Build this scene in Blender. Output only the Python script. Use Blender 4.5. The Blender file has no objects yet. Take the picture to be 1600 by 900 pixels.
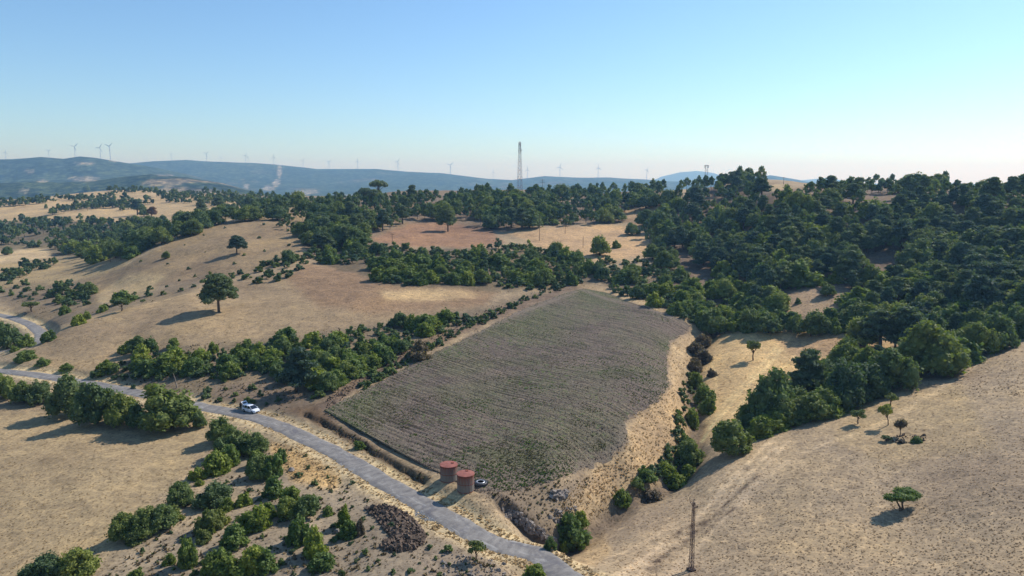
import bpy, math, random
import numpy as np
from math import radians, pi, sin, cos, tan, atan2, hypot, sqrt, log, exp
random.seed(7); RNG = np.random.default_rng(11)
scene = bpy.context.scene
COL = scene.collection
# ---------------------------------------------------------------- camera
H = 48.0; PITCH = radians(8.5); F = 1142.0
cd = bpy.data.cameras.new('camera'); cam = bpy.data.objects.new('camera', cd); COL.objects.link(cam)
cam.location = (0, 0, H); cam.rotation_euler = (pi/2-PITCH, 0, 0)
cd.sensor_width = 36; cd.lens = F/1600*36; cd.clip_start = 0.5; cd.clip_end = 60000
scene.camera = cam
# ---------------------------------------------------------------- sky, sun, exposure
SUN_AZ = radians(55); SUN_EL = radians(41)
w = bpy.data.worlds.new('World'); scene.world = w; w.use_nodes = True
nt = w.node_tree; bg = nt.nodes['Background']
sk = nt.nodes.new('ShaderNodeTexSky'); sk.sky_type = 'NISHITA'; sk.sun_disc = False
sk.sun_elevation = SUN_EL; sk.sun_rotation = SUN_AZ; sk.altitude = 200
sk.air_density = 1.0; sk.dust_density = 0.4; sk.ozone_density = 1.6
wb = nt.nodes.new('ShaderNodeMix'); wb.data_type = 'RGBA'; wb.blend_type = 'MULTIPLY'; wb.inputs[0].default_value = 1; wb.inputs[7].default_value = (.68, .875, 1.04, 1)
nt.links.new(sk.outputs[0], wb.inputs[6]); nt.links.new(wb.outputs[2], bg.inputs[0]); bg.inputs[1].default_value = 0.14
sd = bpy.data.lights.new('sun', 'SUN'); so = bpy.data.objects.new('sun', sd); COL.objects.link(so)
sd.energy = 4.6; sd.angle = radians(0.55); sd.color = (1.0, 0.965, 0.92)
so.rotation_euler = (pi/2-SUN_EL, 0, pi-SUN_AZ); so.location = (60, 60, 200)
HAZE_DEN = 1.4e-4; HAZE_COL = (.33, .63, 1, 1)
vs = scene.view_settings; vs.view_transform = 'Standard'; vs.look = 'None'; vs.exposure = 0.15; vs.gamma = 1
scene.render.engine = 'CYCLES'
scene.cycles.max_bounces = 5; scene.cycles.diffuse_bounces = 2; scene.cycles.glossy_bounces = 2
scene.cycles.transmission_bounces = 2; scene.cycles.transparent_max_bounces = 4; scene.cycles.volume_bounces = 0
scene.cycles.use_denoising = True

# ---------------------------------------------------------------- numeric helpers
def hash2(i, j, s):
    n = (i*374761393 + j*668265263 + s*974634777) & 0xffffffff
    n = ((n ^ (n >> 13))*1274126177) & 0xffffffff
    n = (n ^ (n >> 16)) & 0xffffffff
    return n/4294967295.0
def vnoise(x, y, s=0):
    x = np.asarray(x, float); y = np.asarray(y, float)
    xi = np.floor(x).astype(np.int64); yi = np.floor(y).astype(np.int64)
    fx = x-xi; fy = y-yi; fx = fx*fx*(3-2*fx); fy = fy*fy*(3-2*fy)
    a = hash2(xi, yi, s); b = hash2(xi+1, yi, s); c = hash2(xi, yi+1, s); d = hash2(xi+1, yi+1, s)
    return ((a*(1-fx)+b*fx)*(1-fy)+(c*(1-fx)+d*fx)*fy)*2-1
def fbm(x, y, o=4, s=0):
    t = 0; a = 1; n = 0
    for k in range(o):
        t = t+a*vnoise(x*2**k+k*17.3, y*2**k-k*9.1, s+k); n += a; a *= .5
    return t/n
def sstep(a, b, x):
    t = np.clip((x-a)/(b-a), 0, 1); return t*t*(3-2*t)
CP, SP = cos(PITCH), sin(PITCH)
def pix_ray(u, v):
    a = (np.asarray(u, float)-800)/F; b = (450-np.asarray(v, float))/F
    return a, CP+b*SP, -SP+b*CP
def project(x, y, z):
    dz = z-H; d = y*CP-dz*SP; d = np.where(d < 1, 1, d)
    return 800+F*x/d, 450-F*(y*SP+dz*CP)/d
def at_z(u, v, z):
    a, b, c = pix_ray(u, v); t = (z-H)/c
    return float(a*t), float(b*t)
def poly_dist(px, py, P):
    """distance to a polyline and parameter along it"""
    P = np.asarray(P, float); best = np.full(px.shape, 1e9); par = np.zeros(px.shape); L = 0
    for k in range(len(P)-1):
        ax, ay = P[k][:2]; bx, by = P[k+1][:2]; dx, dy = bx-ax, by-ay; l2 = dx*dx+dy*dy; l = sqrt(l2)
        t = np.clip(((px-ax)*dx+(py-ay)*dy)/l2, 0, 1)
        d = np.hypot(px-ax-t*dx, py-ay-t*dy); m = d < best
        best = np.where(m, d, best); par = np.where(m, L+t*l, par); L += l
    return best, par
def in_poly(px, py, P):
    c = np.zeros(px.shape, bool); n = len(P)
    for i in range(n):
        x1, y1 = P[i]; x2, y2 = P[(i+1) % n]
        if y1 == y2: continue
        m = ((y1 > py) != (y2 > py)) & (px < (x2-x1)*(py-y1)/(y2-y1)+x1)
        c ^= m
    return c
def smooth_line(P, n=6):
    P = [np.array(p, float) for p in P]; out = []
    for i in range(len(P)-1):
        p0 = P[max(i-1, 0)]; p1 = P[i]; p2 = P[i+1]; p3 = P[min(i+2, len(P)-1)]
        for k in range(n):
            t = k/n; out.append(.5*((2*p1)+(-p0+p2)*t+(2*p0-5*p1+4*p2-p3)*t*t+(-p0+3*p1-3*p2+p3)*t**3))
    out.append(P[-1]); return np.array(out)

# ---------------------------------------------------------------- terrain: survey points (column, row, height above the road)
SURVEY = [
 # road and near ground
 (0,578,-2),(100,592,-1.5),(200,612,-1),(310,634,-.5),(400,652,0),(540,715,0),(660,787,0),(780,845,-.5),(900,905,-1),
 (0,700,-2.5),(150,700,-1.5),(0,850,-3),(150,880,-2.5),(300,760,-1),(420,850,-1),(560,860,-.5),(300,690,-1.2),
 (0,1000,-4),(400,1000,-3),(800,1000,-2),(1200,1000,0),(1600,1000,4),(700,900,-.7),(620,830,.3),
 # ploughed field
 (515,640,1.6),(700,740,1.3),(780,772,1.0),(870,750,.8),(980,690,1.2),(985,655,1.5),(1055,605,2.2),(1045,545,2.6),
 (1080,510,3.2),(960,460,7),(905,450,8),(740,510,5.2),(600,590,2.6),(780,640,2.2),(880,560,4),(700,580,3.4),
 # banks and slope above the road
 (560,560,3.5),(450,590,2.0),(350,590,1.5),(250,590,0.5),(150,585,-.5),(480,560,4),(300,540,4),(650,510,6),
 (42,545,-.5),(80,525,1.2),(110,507,3),(200,480,6.2),(300,457,9.3),(200,520,3.5),(342,487,7.2),(450,470,9),(480,418,13.5),(560,415,13.5),
 (600,440,11.5),(700,450,10.5),(780,455,9),(870,440,9.2),(600,480,8.5),
 # lower scrub behind that slope
 (0,545,-4),(0,490,-5),(60,515,-4),(60,470,-3),(0,450,-4),(100,450,-1),(180,455,2),(250,440,6.5),(300,430,9),(400,425,11.5),
 # second hill
 (100,425,-2),(0,420,-5),(170,430,3),(205,412,8),(270,376,16.5),(340,351,22.5),(410,337,26),(480,327,28.5),(370,398,14.5),(430,380,17.5),(320,410,11.5),(450,350,23),(470,385,17.5),
 # valley wood and far pale fields
 (0,385,-4),(60,390,-3),(150,395,0),(100,365,0),(0,350,2),(180,370,3),(240,360,8),(100,340,9),(0,325,14),(200,330,13),(300,325,18),(300,345,14),(380,330,20),
 (100,312,20),(100,302,24),(200,297,29),(300,303,26),(400,312,24),(480,312,27),
 # middle
 (520,395,15),(520,345,24),(560,370,19.5),(620,375,18),(680,368,18.5),(740,378,17),(700,352,21.5),(640,340,25),(600,315,31),(560,312,28),(700,310,33),(800,305,36),(900,305,35),(1000,300,37),
 (640,410,13),(760,410,12.5),(800,375,17),(860,372,18),(900,385,16),(940,402,13.5),(985,400,14),(1000,355,21.5),(880,348,23),(980,330,27),(850,410,13),
 (930,435,9.5),(1000,430,10),(960,450,7.8),(1050,470,7.2),(1100,500,3.8),(1050,440,9),
 # right wooded hill
 (1060,400,14),(1080,350,24),(1080,310,35),(1150,330,30),(1200,305,40),(1150,400,15),(1200,440,11.5),(1200,480,7),(1200,510,4),(1260,470,9.5),(1320,460,11.5),(1340,490,8),
 (1300,400,18),(1300,350,28),(1290,312,38),(1400,322,35.5),(1400,370,25),(1400,430,14.5),(1400,490,7.5),(1500,320,37),(1500,370,25),(1500,430,15.5),(1500,490,9),(1600,320,37),(1600,370,26),(1600,430,17),(1600,500,11),
 # gully, pale clearing
 (1105,525,1.0),(1090,560,-.2),(1080,600,-1.5),(1085,660,-2.5),(1075,720,-3.5),(1030,755,-4),(960,785,-4.3),(890,835,-4),(830,820,-2),
 (1150,560,.8),(1250,530,3),(1330,525,5),(1130,620,-1.2),(1180,600,0),(1270,590,.8),(1190,655,-1.5),(1300,620,1),
 # right near hill
 (1130,715,-1.5),(1200,720,.5),(1300,680,2.2),(1400,680,3.6),(1400,620,4.6),(1480,585,6),(1590,535,10),(1600,620,8.5),(1500,680,5.5),(1600,760,6.5),(1400,797,2.4),(1500,880,3.5),
 (1200,800,-.8),(1100,790,-2.6),(1000,850,-3),(1080,890,-2.2),(1200,890,-.2),(930,890,-1.6),(1300,890,1),
]
# points given by column, distance and height (crests and what lies behind them)
SURVEY_Y = [(-300,120,-4),(-300,250,-6),(-300,500,-5),(-300,1000,15),(1900,120,10),(1900,250,22),(1900,450,44),(1900,700,35),(1900,90,8),(-300,80,-4),
 (200,1100,30),(0,950,20),(350,1100,26),(470,900,27),(200,1400,5),(0,1300,-5),(400,1400,-5),(600,700,35),(800,620,38.5),(1000,560,39.5),(600,1000,22),(800,900,25),(1000,850,25),
 (1080,470,41),(1150,500,46),(1200,430,43),(1290,440,41),(1420,370,39.5),(1480,380,39),(1340,380,38),(1420,430,42.5),(1500,430,42),(1600,430,41),(1150,800,30),(1420,800,30),(1600,800,28),
 (0,1700,-35),(400,1700,-35),(800,1700,-30),(1200,1700,-25),(1600,1700,-25),(1300,1100,5),(800,1300,-5),(1600,1200,0)]
pts = []
for u, v, z in SURVEY:
    x, y = at_z(u, v, z); pts.append((x/y, log(y), z))
for u, Y, z in SURVEY_Y:
    pts.append(((u-800)/F, log(Y), z))
pts = np.array(pts); KS = 2.6
PX = np.stack([pts[:, 0]*KS, pts[:, 1]], 1)
def tps_k(d2): return np.where(d2 > 1e-12, .5*d2*np.log(np.maximum(d2, 1e-12)), 0)
n = len(PX); D2 = ((PX[:, None]-PX[None])**2).sum(-1); A = np.zeros((n+3, n+3)); A[:n, :n] = tps_k(D2)+np.eye(n)*2e-3
A[:n, n] = 1; A[:n, n+1:] = PX; A[n, :n] = 1; A[n+1:, :n] = PX.T
W = np.linalg.solve(A, np.concatenate([pts[:, 2], [0, 0, 0]]))
def tps(S, Lg):
    out = np.full(S.shape, W[n]) + W[n+1]*S*KS + W[n+2]*Lg
    for k in range(n):
        d2 = (S*KS-PX[k, 0])**2+(Lg-PX[k, 1])**2
        out += W[k]*tps_k(d2)
    return out
# skyline of the far hills (column, row)
SKY1 = [(-900,262),(-300,252),(0,250),(30,249),(75,246),(110,249),(135,245),(160,247),(185,251),(215,256),(250,262),(300,272),(360,290),(430,310),(900,330),(2600,330)]
SKY2 = [(-900,258),(100,262),(215,255),(250,252),(300,250),(340,253),(400,255),(430,257),(500,264),(540,264),(590,264),(640,268),(690,270),(720,274),(760,279),(800,281),(850,275),(900,277),(950,277),(1000,280),(1040,283),(1100,284),(1160,278),(1200,274),(1240,280),(1290,290),(1380,300),(1450,285),(1500,286),(1530,290),(1560,289),(1600,286),(1800,282),(2600,275)]
SKY0 = [(-900,282),(0,287),(60,283),(100,286),(150,283),(200,276),(240,272),(300,277),(350,285),(410,301),(480,325),(2600,340)]
SKY3 = [(-900,300),(980,300),(1030,276),(1060,269),(1085,267),(1110,270),(1150,283),(1240,282),(1290,277),(1330,286),(2600,300)]
def sky_row(T, u): return np.interp(u, [a for a, b in T], [b for a, b in T])
def far_z(x, y, r, s):
    u = 800+F*s; ys = np.maximum(y, r*.5)
    z = np.full(r.shape, -35.0)
    for T, R, wd, am in ((SKY0, 2500, 420, 10), (SKY1, 4300, 900, 16), (SKY2, 6200, 1200, 16), (SKY3, 12500, 1600, 10)):
        top = H+(279-sky_row(T, u))/F*R+fbm(u/60, u*0, 3, 5)*am*.25
        rr = R/np.sqrt(1+s*s)*0+R*np.sqrt(1+s*s)
        g = np.exp(-((r-rr)/wd)**2)
        nz = fbm(x/420, y/420, 4, int(R))*am*2.2*(1-g)*g*2.5
        z = np.maximum(z, -35+(top+35)*g+nz)
    return z+fbm(x/300, y/300, 4, 3)*6*np.exp(-((r-3300)/1200)**2)
def base_z(x, y):
    th = np.arctan2(x, y); r = np.maximum(np.hypot(x, y), 20)
    tc = np.clip(th, -radians(50), radians(50)); s = np.tan(tc); ye = r*np.cos(tc)
    Lg = np.log(np.clip(ye, 62, 1750))
    z = tps(s, Lg)
    z = np.clip(z, -40, 52)
    k = sstep(radians(50), radians(110), np.abs(th)); z = z*(1-k)+(-2)*k
    fr = sstep(1250, 1900, r)
    z = z*(1-fr)+far_z(x, y, r, s)*fr*(1-k)+k*fr*-35
    return z
# grid in bearing and log distance, one sheet all round the camera
TH = np.unique(np.concatenate([np.radians(np.linspace(-41, 41, 860)), np.radians(np.linspace(-180, -41, 46)), np.radians(np.linspace(41, 180, 46))]))
LR = np.concatenate([np.log(np.geomspace(8, 56, 10)), np.log(np.geomspace(58, 1700, 610)), np.log(np.geomspace(1712, 14200, 150))])
N_NEAR = 620
GT, GL = np.meshgrid(TH, LR, indexing='ij'); GR = np.exp(GL); GX = GR*np.sin(GT); GY = GR*np.cos(GT)
GZ = base_z(GX, GY)
def lookup(G, x, y):
    th = np.arctan2(x, y); l = np.log(np.maximum(np.hypot(x, y), 8.01))
    i = np.clip(np.searchsorted(TH, th)-1, 0, len(TH)-2); j = np.clip(np.searchsorted(LR, l)-1, 0, len(LR)-2)
    a = np.clip((th-TH[i])/(TH[i+1]-TH[i]), 0, 1); b = np.clip((l-LR[j])/(LR[j+1]-LR[j]), 0, 1)
    return (G[i, j]*(1-a)+G[i+1, j]*a)*(1-b)+(G[i, j+1]*(1-a)+G[i+1, j+1]*a)*b
def hz(x, y): return lookup(GZ, np.asarray(x, float), np.asarray(y, float))
def cast(u, v):
    """where the line of sight through a picture point first meets the ground"""
    u = np.atleast_1d(np.asarray(u, float)); v = np.atleast_1d(np.asarray(v, float))
    a, b, c = pix_ray(u, v); th = np.arctan2(a, b); sl = c/np.hypot(a, b)
    i = np.clip(np.searchsorted(TH, th)-1, 0, len(TH)-2); k = ((th-TH[i])/(TH[i+1]-TH[i]))[:, None]
    zz = GZ[i]*(1-k)+GZ[i+1]*k; ray = H+sl[:, None]*np.exp(LR)[None]
    below = ray <= zz; j = np.argmax(below, 1); ok = below.any(1) & (j > 0); j = np.maximum(j, 1)
    q = np.arange(len(u)); d1 = ray[q, j-1]-zz[q, j-1]; d2 = ray[q, j]-zz[q, j]
    f = np.clip(d1/np.maximum(d1-d2, 1e-9), 0, 1); r = np.exp(LR[j-1]+(LR[j]-LR[j-1])*f)
    return r*np.sin(th), r*np.cos(th), ok
def cast_line(P):
    x, y, ok = cast([p[0] for p in P], [p[1] for p in P]); return np.stack([x, y], 1)
# ---- roads, gully, banks worked into the ground
ROAD_PX = [(-260,545),(-120,562),(0,579),(100,593),(180,606),(240,619),(310,634),(400,652),(470,680),(540,716),(600,752),(660,787),(720,817),(780,847),(840,877),(900,907),(980,950),(1100,1010)]
ROAD2_PX = [(-250,470),(-120,478),(-40,486),(0,492),(30,500),(52,510),(64,520),(62,530),(46,539),(20,546),(-60,553)]
ROAD = smooth_line(cast_line(ROAD_PX), 8); ROAD2 = smooth_line(cast_line(ROAD2_PX), 8)
def resample(P, step):
    d = np.concatenate([[0], np.cumsum(np.hypot(*np.diff(P, axis=0).T))]); t = np.arange(0, d[-1], step)
    return np.stack([np.interp(t, d, P[:, 0]), np.interp(t, d, P[:, 1])], 1), t
FIELD_PX = [(506,642),(574,607),(655,563),(755,514),(835,475),(886,457),(912,451),(950,458),(1000,478),(1050,496),(1078,508),(1072,520),(1046,535),(1042,575),(1046,602),(1030,628),(985,650),(976,668),(984,690),(958,712),(910,735),(865,752),(820,764),(775,770),(748,771),(700,748),(640,715),(560,672)]
GULLY_PX = [(1130,505),(1105,525),(1088,560),(1080,600),(1085,660),(1075,715),(1035,750),(965,785),(900,830),(850,850)]
GULLY = smooth_line(cast_line(GULLY_PX), 5)
CUT_PX = [(792,786),(812,802),(838,822),(866,842)]; CUT = cast_line(CUT_PX)
BANK_PX = [(480,646),(505,658),(555,688),(600,715),(640,738),(662,750)]; BANK = smooth_line(cast_line(BANK_PX), 4)
near = GR < 700
nx, ny = GX[near], GY[near]; nz = GZ[near]
fu, fv = project(nx, ny, nz)
inF = in_poly(fu, fv, FIELD_PX)
rough = 1-.8*inF
nz = nz+(fbm(nx/14, ny/14, 3, 21)*.45*np.clip(GR[near]/160, .5, 2)+fbm(nx/3.0, ny/3.0, 2, 22)*.10)*rough
dg, pg = poly_dist(nx, ny, GULLY); nz -= 2.2*np.exp(-(dg/2.6)**2)*(.8+.3*fbm(nx/5, ny/5, 2, 9))+.6*np.exp(-(dg/7)**2)
# narrow ditch below the lower edge of the ploughed field: steep cut face towards the road
def signed(px, py, P):
    best = np.full(px.shape, 1e9); sg = np.zeros(px.shape)
    for k in range(len(P)-1):
        ax, ay = P[k]; bx, by = P[k+1]; dx, dy = bx-ax, by-ay; l = hypot(dx, dy)
        t = np.clip(((px-ax)*dx+(py-ay)*dy)/l**2, 0, 1); d = np.hypot(px-ax-t*dx, py-ay-t*dy); m = d < best
        best = np.where(m, d, best); sg = np.where(m, ((px-ax)*dy-(py-ay)*dx)/l, sg)
    return best, np.sign(sg)*best
for P, dep, wd in ((BANK, .95, .7), (CUT, 2.4, 1.3)):
    d, s_ = signed(nx, ny, P)   # positive on the road side (right hand of the line)
    s_ = s_+fbm(nx/2.2, ny/2.2, 3, 31)*.55
    prof = np.where(s_ > 0, np.exp(-(s_/(wd*1.6))**2), np.exp(-(s_/(wd*.35))**2))
    ends = sstep(4.5, 3.0, d)*(.75+.5*fbm(nx/3, ny/3, 2, 36))
    nz -= dep*prof*ends
zg_all = GZ.copy(); zg_all[near] = nz
# road bed: level across
for R_ in (ROAD, ROAD2):
    P, t = resample(R_, 2.0); G0 = GZ; pz = lookup(G0, P[:, 0], P[:, 1])
    k = np.ones(9)/9; pz = np.convolve(np.pad(pz, 4, mode='edge'), k, 'valid')
    m = (np.abs(nx-np.clip(nx, P[:, 0].min()-9, P[:, 0].max()+9)) < .01) & (np.abs(ny-np.clip(ny, P[:, 1].min()-9, P[:, 1].max()+9)) < .01)
    idx = np.where(m)[0]; d, par = poly_dist(nx[idx], ny[idx], P)
    zz = np.interp(par, t, pz); k = 1-sstep(2.6, 5.5, d)
    nz[idx] = nz[idx]*(1-k)+(zz-.12)*k
    if R_ is ROAD: rd = np.full(nx.shape, 1e9); rd[idx] = d; ROADP, ROADT, ROADZ = P, t, pz
    else: rd[idx] = np.minimum(rd[idx], d); ROAD2P, ROAD2T, ROAD2Z = P, t, pz
GZ = GZ.copy(); GZ[near] = nz
mid = (GR >= 700) & (GR < 1900)
GZ[mid] += fbm(GX[mid]/40, GY[mid]/40, 3, 51)*1.2
RDIST = np.full(GZ.shape, 1e9); RDIST[near] = rd

# ---------------------------------------------------------------- ground colours (dry grass, soil, rust-coloured weeds) as areas of the land
def lin(c):
    c = np.asarray(c, float)/255
    return np.where(c <= .04045, c/12.92, ((c+.055)/1.055)**2.4)
ZONES = [
 ((0,255,1600,300),(150,132,104),0),
 ([(-400,640),(330,640),(330,700),(180,850),(80,1100),(-400,1100)],(166,145,110),6),
 ([(150,870),(180,845),(260,800),(340,745),(380,690),(450,690),(520,740),(600,800),(720,860),(860,1100),(60,1100)],(154,138,114),8),
 ([(420,690),(480,700),(530,740),(520,765),(450,750)],(190,158,108),6),
 ([(690,860),(760,870),(800,900),(760,960),(600,930),(640,880)],(150,134,112),6),
 ([(30,548),(110,505),(300,456),(480,412),(600,422),(780,452),(760,480),(640,500),(480,525),(300,540),(150,585),(60,570)],(160,138,106),6),
 ([(440,430),(480,412),(600,422),(780,452),(760,478),(600,490),(500,480)],(146,120,92),14),
 ([(590,455),(690,450),(770,458),(700,472),(600,470)],(188,160,118),5),
 ([(200,412),(270,375),(340,350),(480,325),(500,350),(470,400),(340,440),(280,440),(140,470),(120,440)],(150,129,98),6),
 ([(140,470),(200,425),(260,430),(230,470),(150,480)],(178,155,116),6),
 ([(60,520),(0,470),(0,410),(120,425),(160,480),(290,440),(330,425),(300,456),(110,505)],(138,121,96),6),
 ([(-200,420),(60,405),(140,398),(210,380),(200,412),(120,440),(0,452)],(160,140,104),4),
 ([(0,345),(200,345),(340,345),(260,378),(200,405),(60,400),(-100,400)],(120,108,84),4),
 ([(0,392),(75,388),(80,402),(0,412),(-100,420),(-100,392)],(192,168,128),3),
 ([(-200,310),(100,298),(200,292),(330,297),(460,305),(480,322),(340,348),(0,345),(-200,345)],(184,159,118),2),
 ([(330,300),(600,300),(600,330),(480,325)],(140,124,98),3),
 ([(560,300),(1040,285),(1040,345),(860,352),(520,400),(480,400),(480,330)],(132,114,92),5),
 ([(575,375),(640,350),(690,345),(770,362),(790,380),(720,388),(640,386)],(148,116,90),4),
 ([(800,365),(860,356),(930,352),(990,355),(1015,372),(1015,398),(940,408),(900,400),(840,385)],(188,156,116),4),
 ([(960,330),(1040,312),(1060,330),(1060,365),(1000,360)],(168,140,106),4),
 ([(1160,296),(1215,288),(1240,298),(1200,312)],(186,160,120),3),
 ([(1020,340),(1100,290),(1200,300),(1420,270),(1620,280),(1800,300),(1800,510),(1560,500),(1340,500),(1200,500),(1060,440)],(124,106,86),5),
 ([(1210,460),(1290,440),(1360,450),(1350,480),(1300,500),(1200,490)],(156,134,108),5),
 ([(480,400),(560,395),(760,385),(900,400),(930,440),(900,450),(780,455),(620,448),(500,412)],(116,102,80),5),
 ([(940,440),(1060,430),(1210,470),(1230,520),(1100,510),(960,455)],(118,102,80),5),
 ([(1085,520),(1200,510),(1340,515),(1400,530),(1380,560),(1200,610),(1120,690),(1090,700),(1100,640),(1080,560)],(196,166,118),5),
 ([(1200,520),(1340,520),(1400,530),(1320,560),(1230,550)],(172,142,106),8),
 ([(150,585),(250,545),(480,520),(640,498),(760,480),(840,455),(880,448),(760,500),(600,585),(500,640),(430,650),(330,628),(160,600)],(134,118,94),5),
 ([(330,600),(460,595),(500,640),(470,660),(400,646),(340,630)],(138,120,98),5),
 ([(440,640),(500,630),(540,660),(500,665)],(122,100,76),4),
 ([(1800,480),(1600,530),(1480,575),(1350,625),(1230,665),(1130,715),(1080,770),(960,800),(900,860),(880,900),(980,1100),(1900,1100),(1900,480)],(163,143,115),5),
 ([(1130,715),(1230,665),(1240,700),(1150,760),(1080,860),(960,960),(940,880),(1060,790)],(174,152,120),14),
 ([(1360,600),(1500,600),(1560,700),(1380,730),(1300,690)],(170,148,113),14),
 ([(880,440),(915,444),(1000,465),(1080,498),(1098,520),(1082,560),(1085,640),(1075,700),(1040,750),(960,790),(880,845),(870,800),(900,760),(985,690),(985,650),(1050,610),(1040,540),(1080,512),(960,468)],(188,162,122),4),
 ([(1045,600),(1080,600),(1085,650),(1050,720),(1000,740),(950,770),(900,770),(930,745),(985,705),(990,655)],(176,149,112),6),
 ([(900,830),(940,820),(960,860),(940,890),(890,880)],(176,150,112),6),
 ([(760,768),(880,752),(930,745),(900,790),(860,830),(790,790)],(146,128,104),5),
 ([(490,632),(560,585),(740,495),(890,444),(905,450),(745,512),(560,605),(505,645)],(122,104,86),3),
]
PU, PV = project(GX, GY, GZ)
PU = np.where(GY < 5, -5000+GX, PU)
wu = PU+fbm(GX/6, GY/6, 3, 61)*10*np.clip(160/GR, .15, 1.5); wv = PV+fbm(GX/6, GY/6, 3, 62)*7*np.clip(160/GR, .1, 1.5)
TINT = np.empty(GZ.shape+(3,)); TINT[:] = lin((162, 142, 112))
def blur_mask(m, n_):
    m = m.astype(float)
    for _ in range(n_):
        m[1:-1] = (m[:-2]+m[1:-1]*2+m[2:])/4; m[:, 1:-1] = (m[:, :-2]+m[:, 1:-1]*2+m[:, 2:])/4
    return m
vis = GR < 1750
STR = np.ones(GZ.shape); BARE = {(154,138,114): .4, (150,134,112): .3, (134,118,94): .35, (138,120,98): .2, (122,100,76): .2, (146,128,104): .25, (132,114,96): .1, (138,121,96): .4, (188,162,122): .5, (166,145,110): .6, (160,138,106): .55}
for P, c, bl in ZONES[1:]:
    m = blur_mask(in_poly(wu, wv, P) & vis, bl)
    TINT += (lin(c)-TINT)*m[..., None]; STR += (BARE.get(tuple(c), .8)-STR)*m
# verges of the road: pale straw; the gully: dark weeds; the soil under the ploughed field
# beaten tracks and faint wheel lines: paler trodden straw
for P_, wd_, am_ in (([(1205,690),(1130,765),(1045,845),(960,905)], .8, 1.0), ([(1214,698),(1142,772),(1060,850),(985,908)], .6, .9), ([(1232,690),(1165,770),(1095,850),(1040,905)], .5, .7), ([(1180,700),(1110,765),(1010,845),(900,880)], .4, .45),
  ([(1238,522),(1190,580),(1135,640),(1092,700)], .45, .7), ([(1226,524),(1175,585),(1118,650),(1096,690)], .4, .55), ([(1262,524),(1225,575),(1150,640),(1100,705)], .4, .5), ([(1110,560),(1120,600),(1105,660)], .4, .45),
  ([(1560,545),(1480,600),(1380,660),(1240,715),(1160,790)], .7, .6), ([(1600,640),(1480,700),(1380,790),(1330,900)], .35, .35), ([(1250,720),(1300,790),(1400,860),(1500,900)], .3, .3),
  ([(560,760),(470,830),(380,870),(200,880)], .8, .45), ([(420,790),(350,830),(270,880)], .6, .5), ([(300,800),(220,862),(120,900)], .8, .4), ([(45,545),(110,508),(200,482),(300,458),(480,414)], .9, .5), ([(200,412),(270,376),(340,352),(480,326)], 1.6, .6), ([(430,700),(520,760),(640,830),(720,880)], .5, .35)):
    mk = near; d_, _ = poly_dist(GX[mk], GY[mk], smooth_line(cast_line(P_), 5)); d_ = d_+.5*fbm(GX[mk]/3, GY[mk]/3, 2, 55)
    kk = np.zeros(GZ.shape); kk[mk] = np.exp(-(d_/wd_)**2)*am_; TINT += (np.minimum(TINT*1.45, .75)-TINT)*kk[..., None]
for P_, wd_ in (([(1192,738),(1168,758),(1128,792)], .38), ([(1118,800),(1085,832),(1040,866),(1015,890)], .85), ([(1150,792),(1120,815),(1100,835)], .3), ([(1040,845),(1065,828),(1080,822)], .7)):
    d_, _ = poly_dist(GX[near], GY[near], cast_line(P_)); br = .5+.9*fbm(GX[near]/1.3, GY[near]/1.3, 3, 57)
    kk = np.zeros(GZ.shape); kk[near] = np.exp(-(d_/wd_)**2)*np.clip(br, 0, 1); TINT += (lin((78, 64, 54))-TINT)*kk[..., None]
TINT *= np.where(GR < 1500, .86, 1)[..., None]*np.array([1.0, .985, 1.0])
k = (np.exp(-((RDIST-3.0)/1.3)**2)*(.75+.4*fbm(GX/4, GY/4, 2, 71)))[..., None]; TINT += (lin((192, 171, 132))-TINT)*np.clip(k, 0, 1)
dgl = np.full(GZ.shape, 1e9); dgl[near] = dg; k = (np.exp(-(dgl/1.8)**2)*.85)[..., None]; TINT += (lin((92, 80, 68))-TINT)*k
for P, c, wd in ((BANK, (74, 60, 46), 1.2), (CUT, (84, 74, 66), 2.2)):  # along BANK the shadow line and dark weeds are painted in as brown
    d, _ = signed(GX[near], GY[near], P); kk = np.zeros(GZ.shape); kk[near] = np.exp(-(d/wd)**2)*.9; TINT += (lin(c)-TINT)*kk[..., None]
SOIL = lin((112, 98, 84))
m = blur_mask(in_poly(wu, wv, FIELD_PX) & (GR < 330), 3); TINT += (SOIL-TINT)*m[..., None]
FOREST = lin((66, 78, 60)); fr_ = sstep(1250, 1650, GR)
ft = np.empty(TINT.shape); ft[:] = FOREST
clear = fbm(GX/260, GY/200, 4, 88); cl = sstep(.30, .42, clear)*sstep(7000, 2500, GR)
ft += (lin((150, 132, 108))-ft)*cl[..., None]*.7
for (cu, cv, ru, rv) in ((132,280,22,4),(178,250,8,3),(130,255,16,2),(437,268,4,10),(432,286,6,6),(420,294,10,4),(470,302,14,4),(488,300,10,3),(65,283,9,2),(258,274,16,1.4),(45,268,10,2),(38,298,10,3),(385,291,4,4)):
    e = ((wu-cu)/ru)**2+((wv-cv)/rv)**2; kk = .38*sstep(1.5, .3, e+.9*fbm(wu/4, wv/2, 3, 91))*(GR > 1700); ft += (lin((205, 188, 168))-ft)*kk[..., None]
TINT += (ft-TINT)*fr_[..., None]

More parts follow.
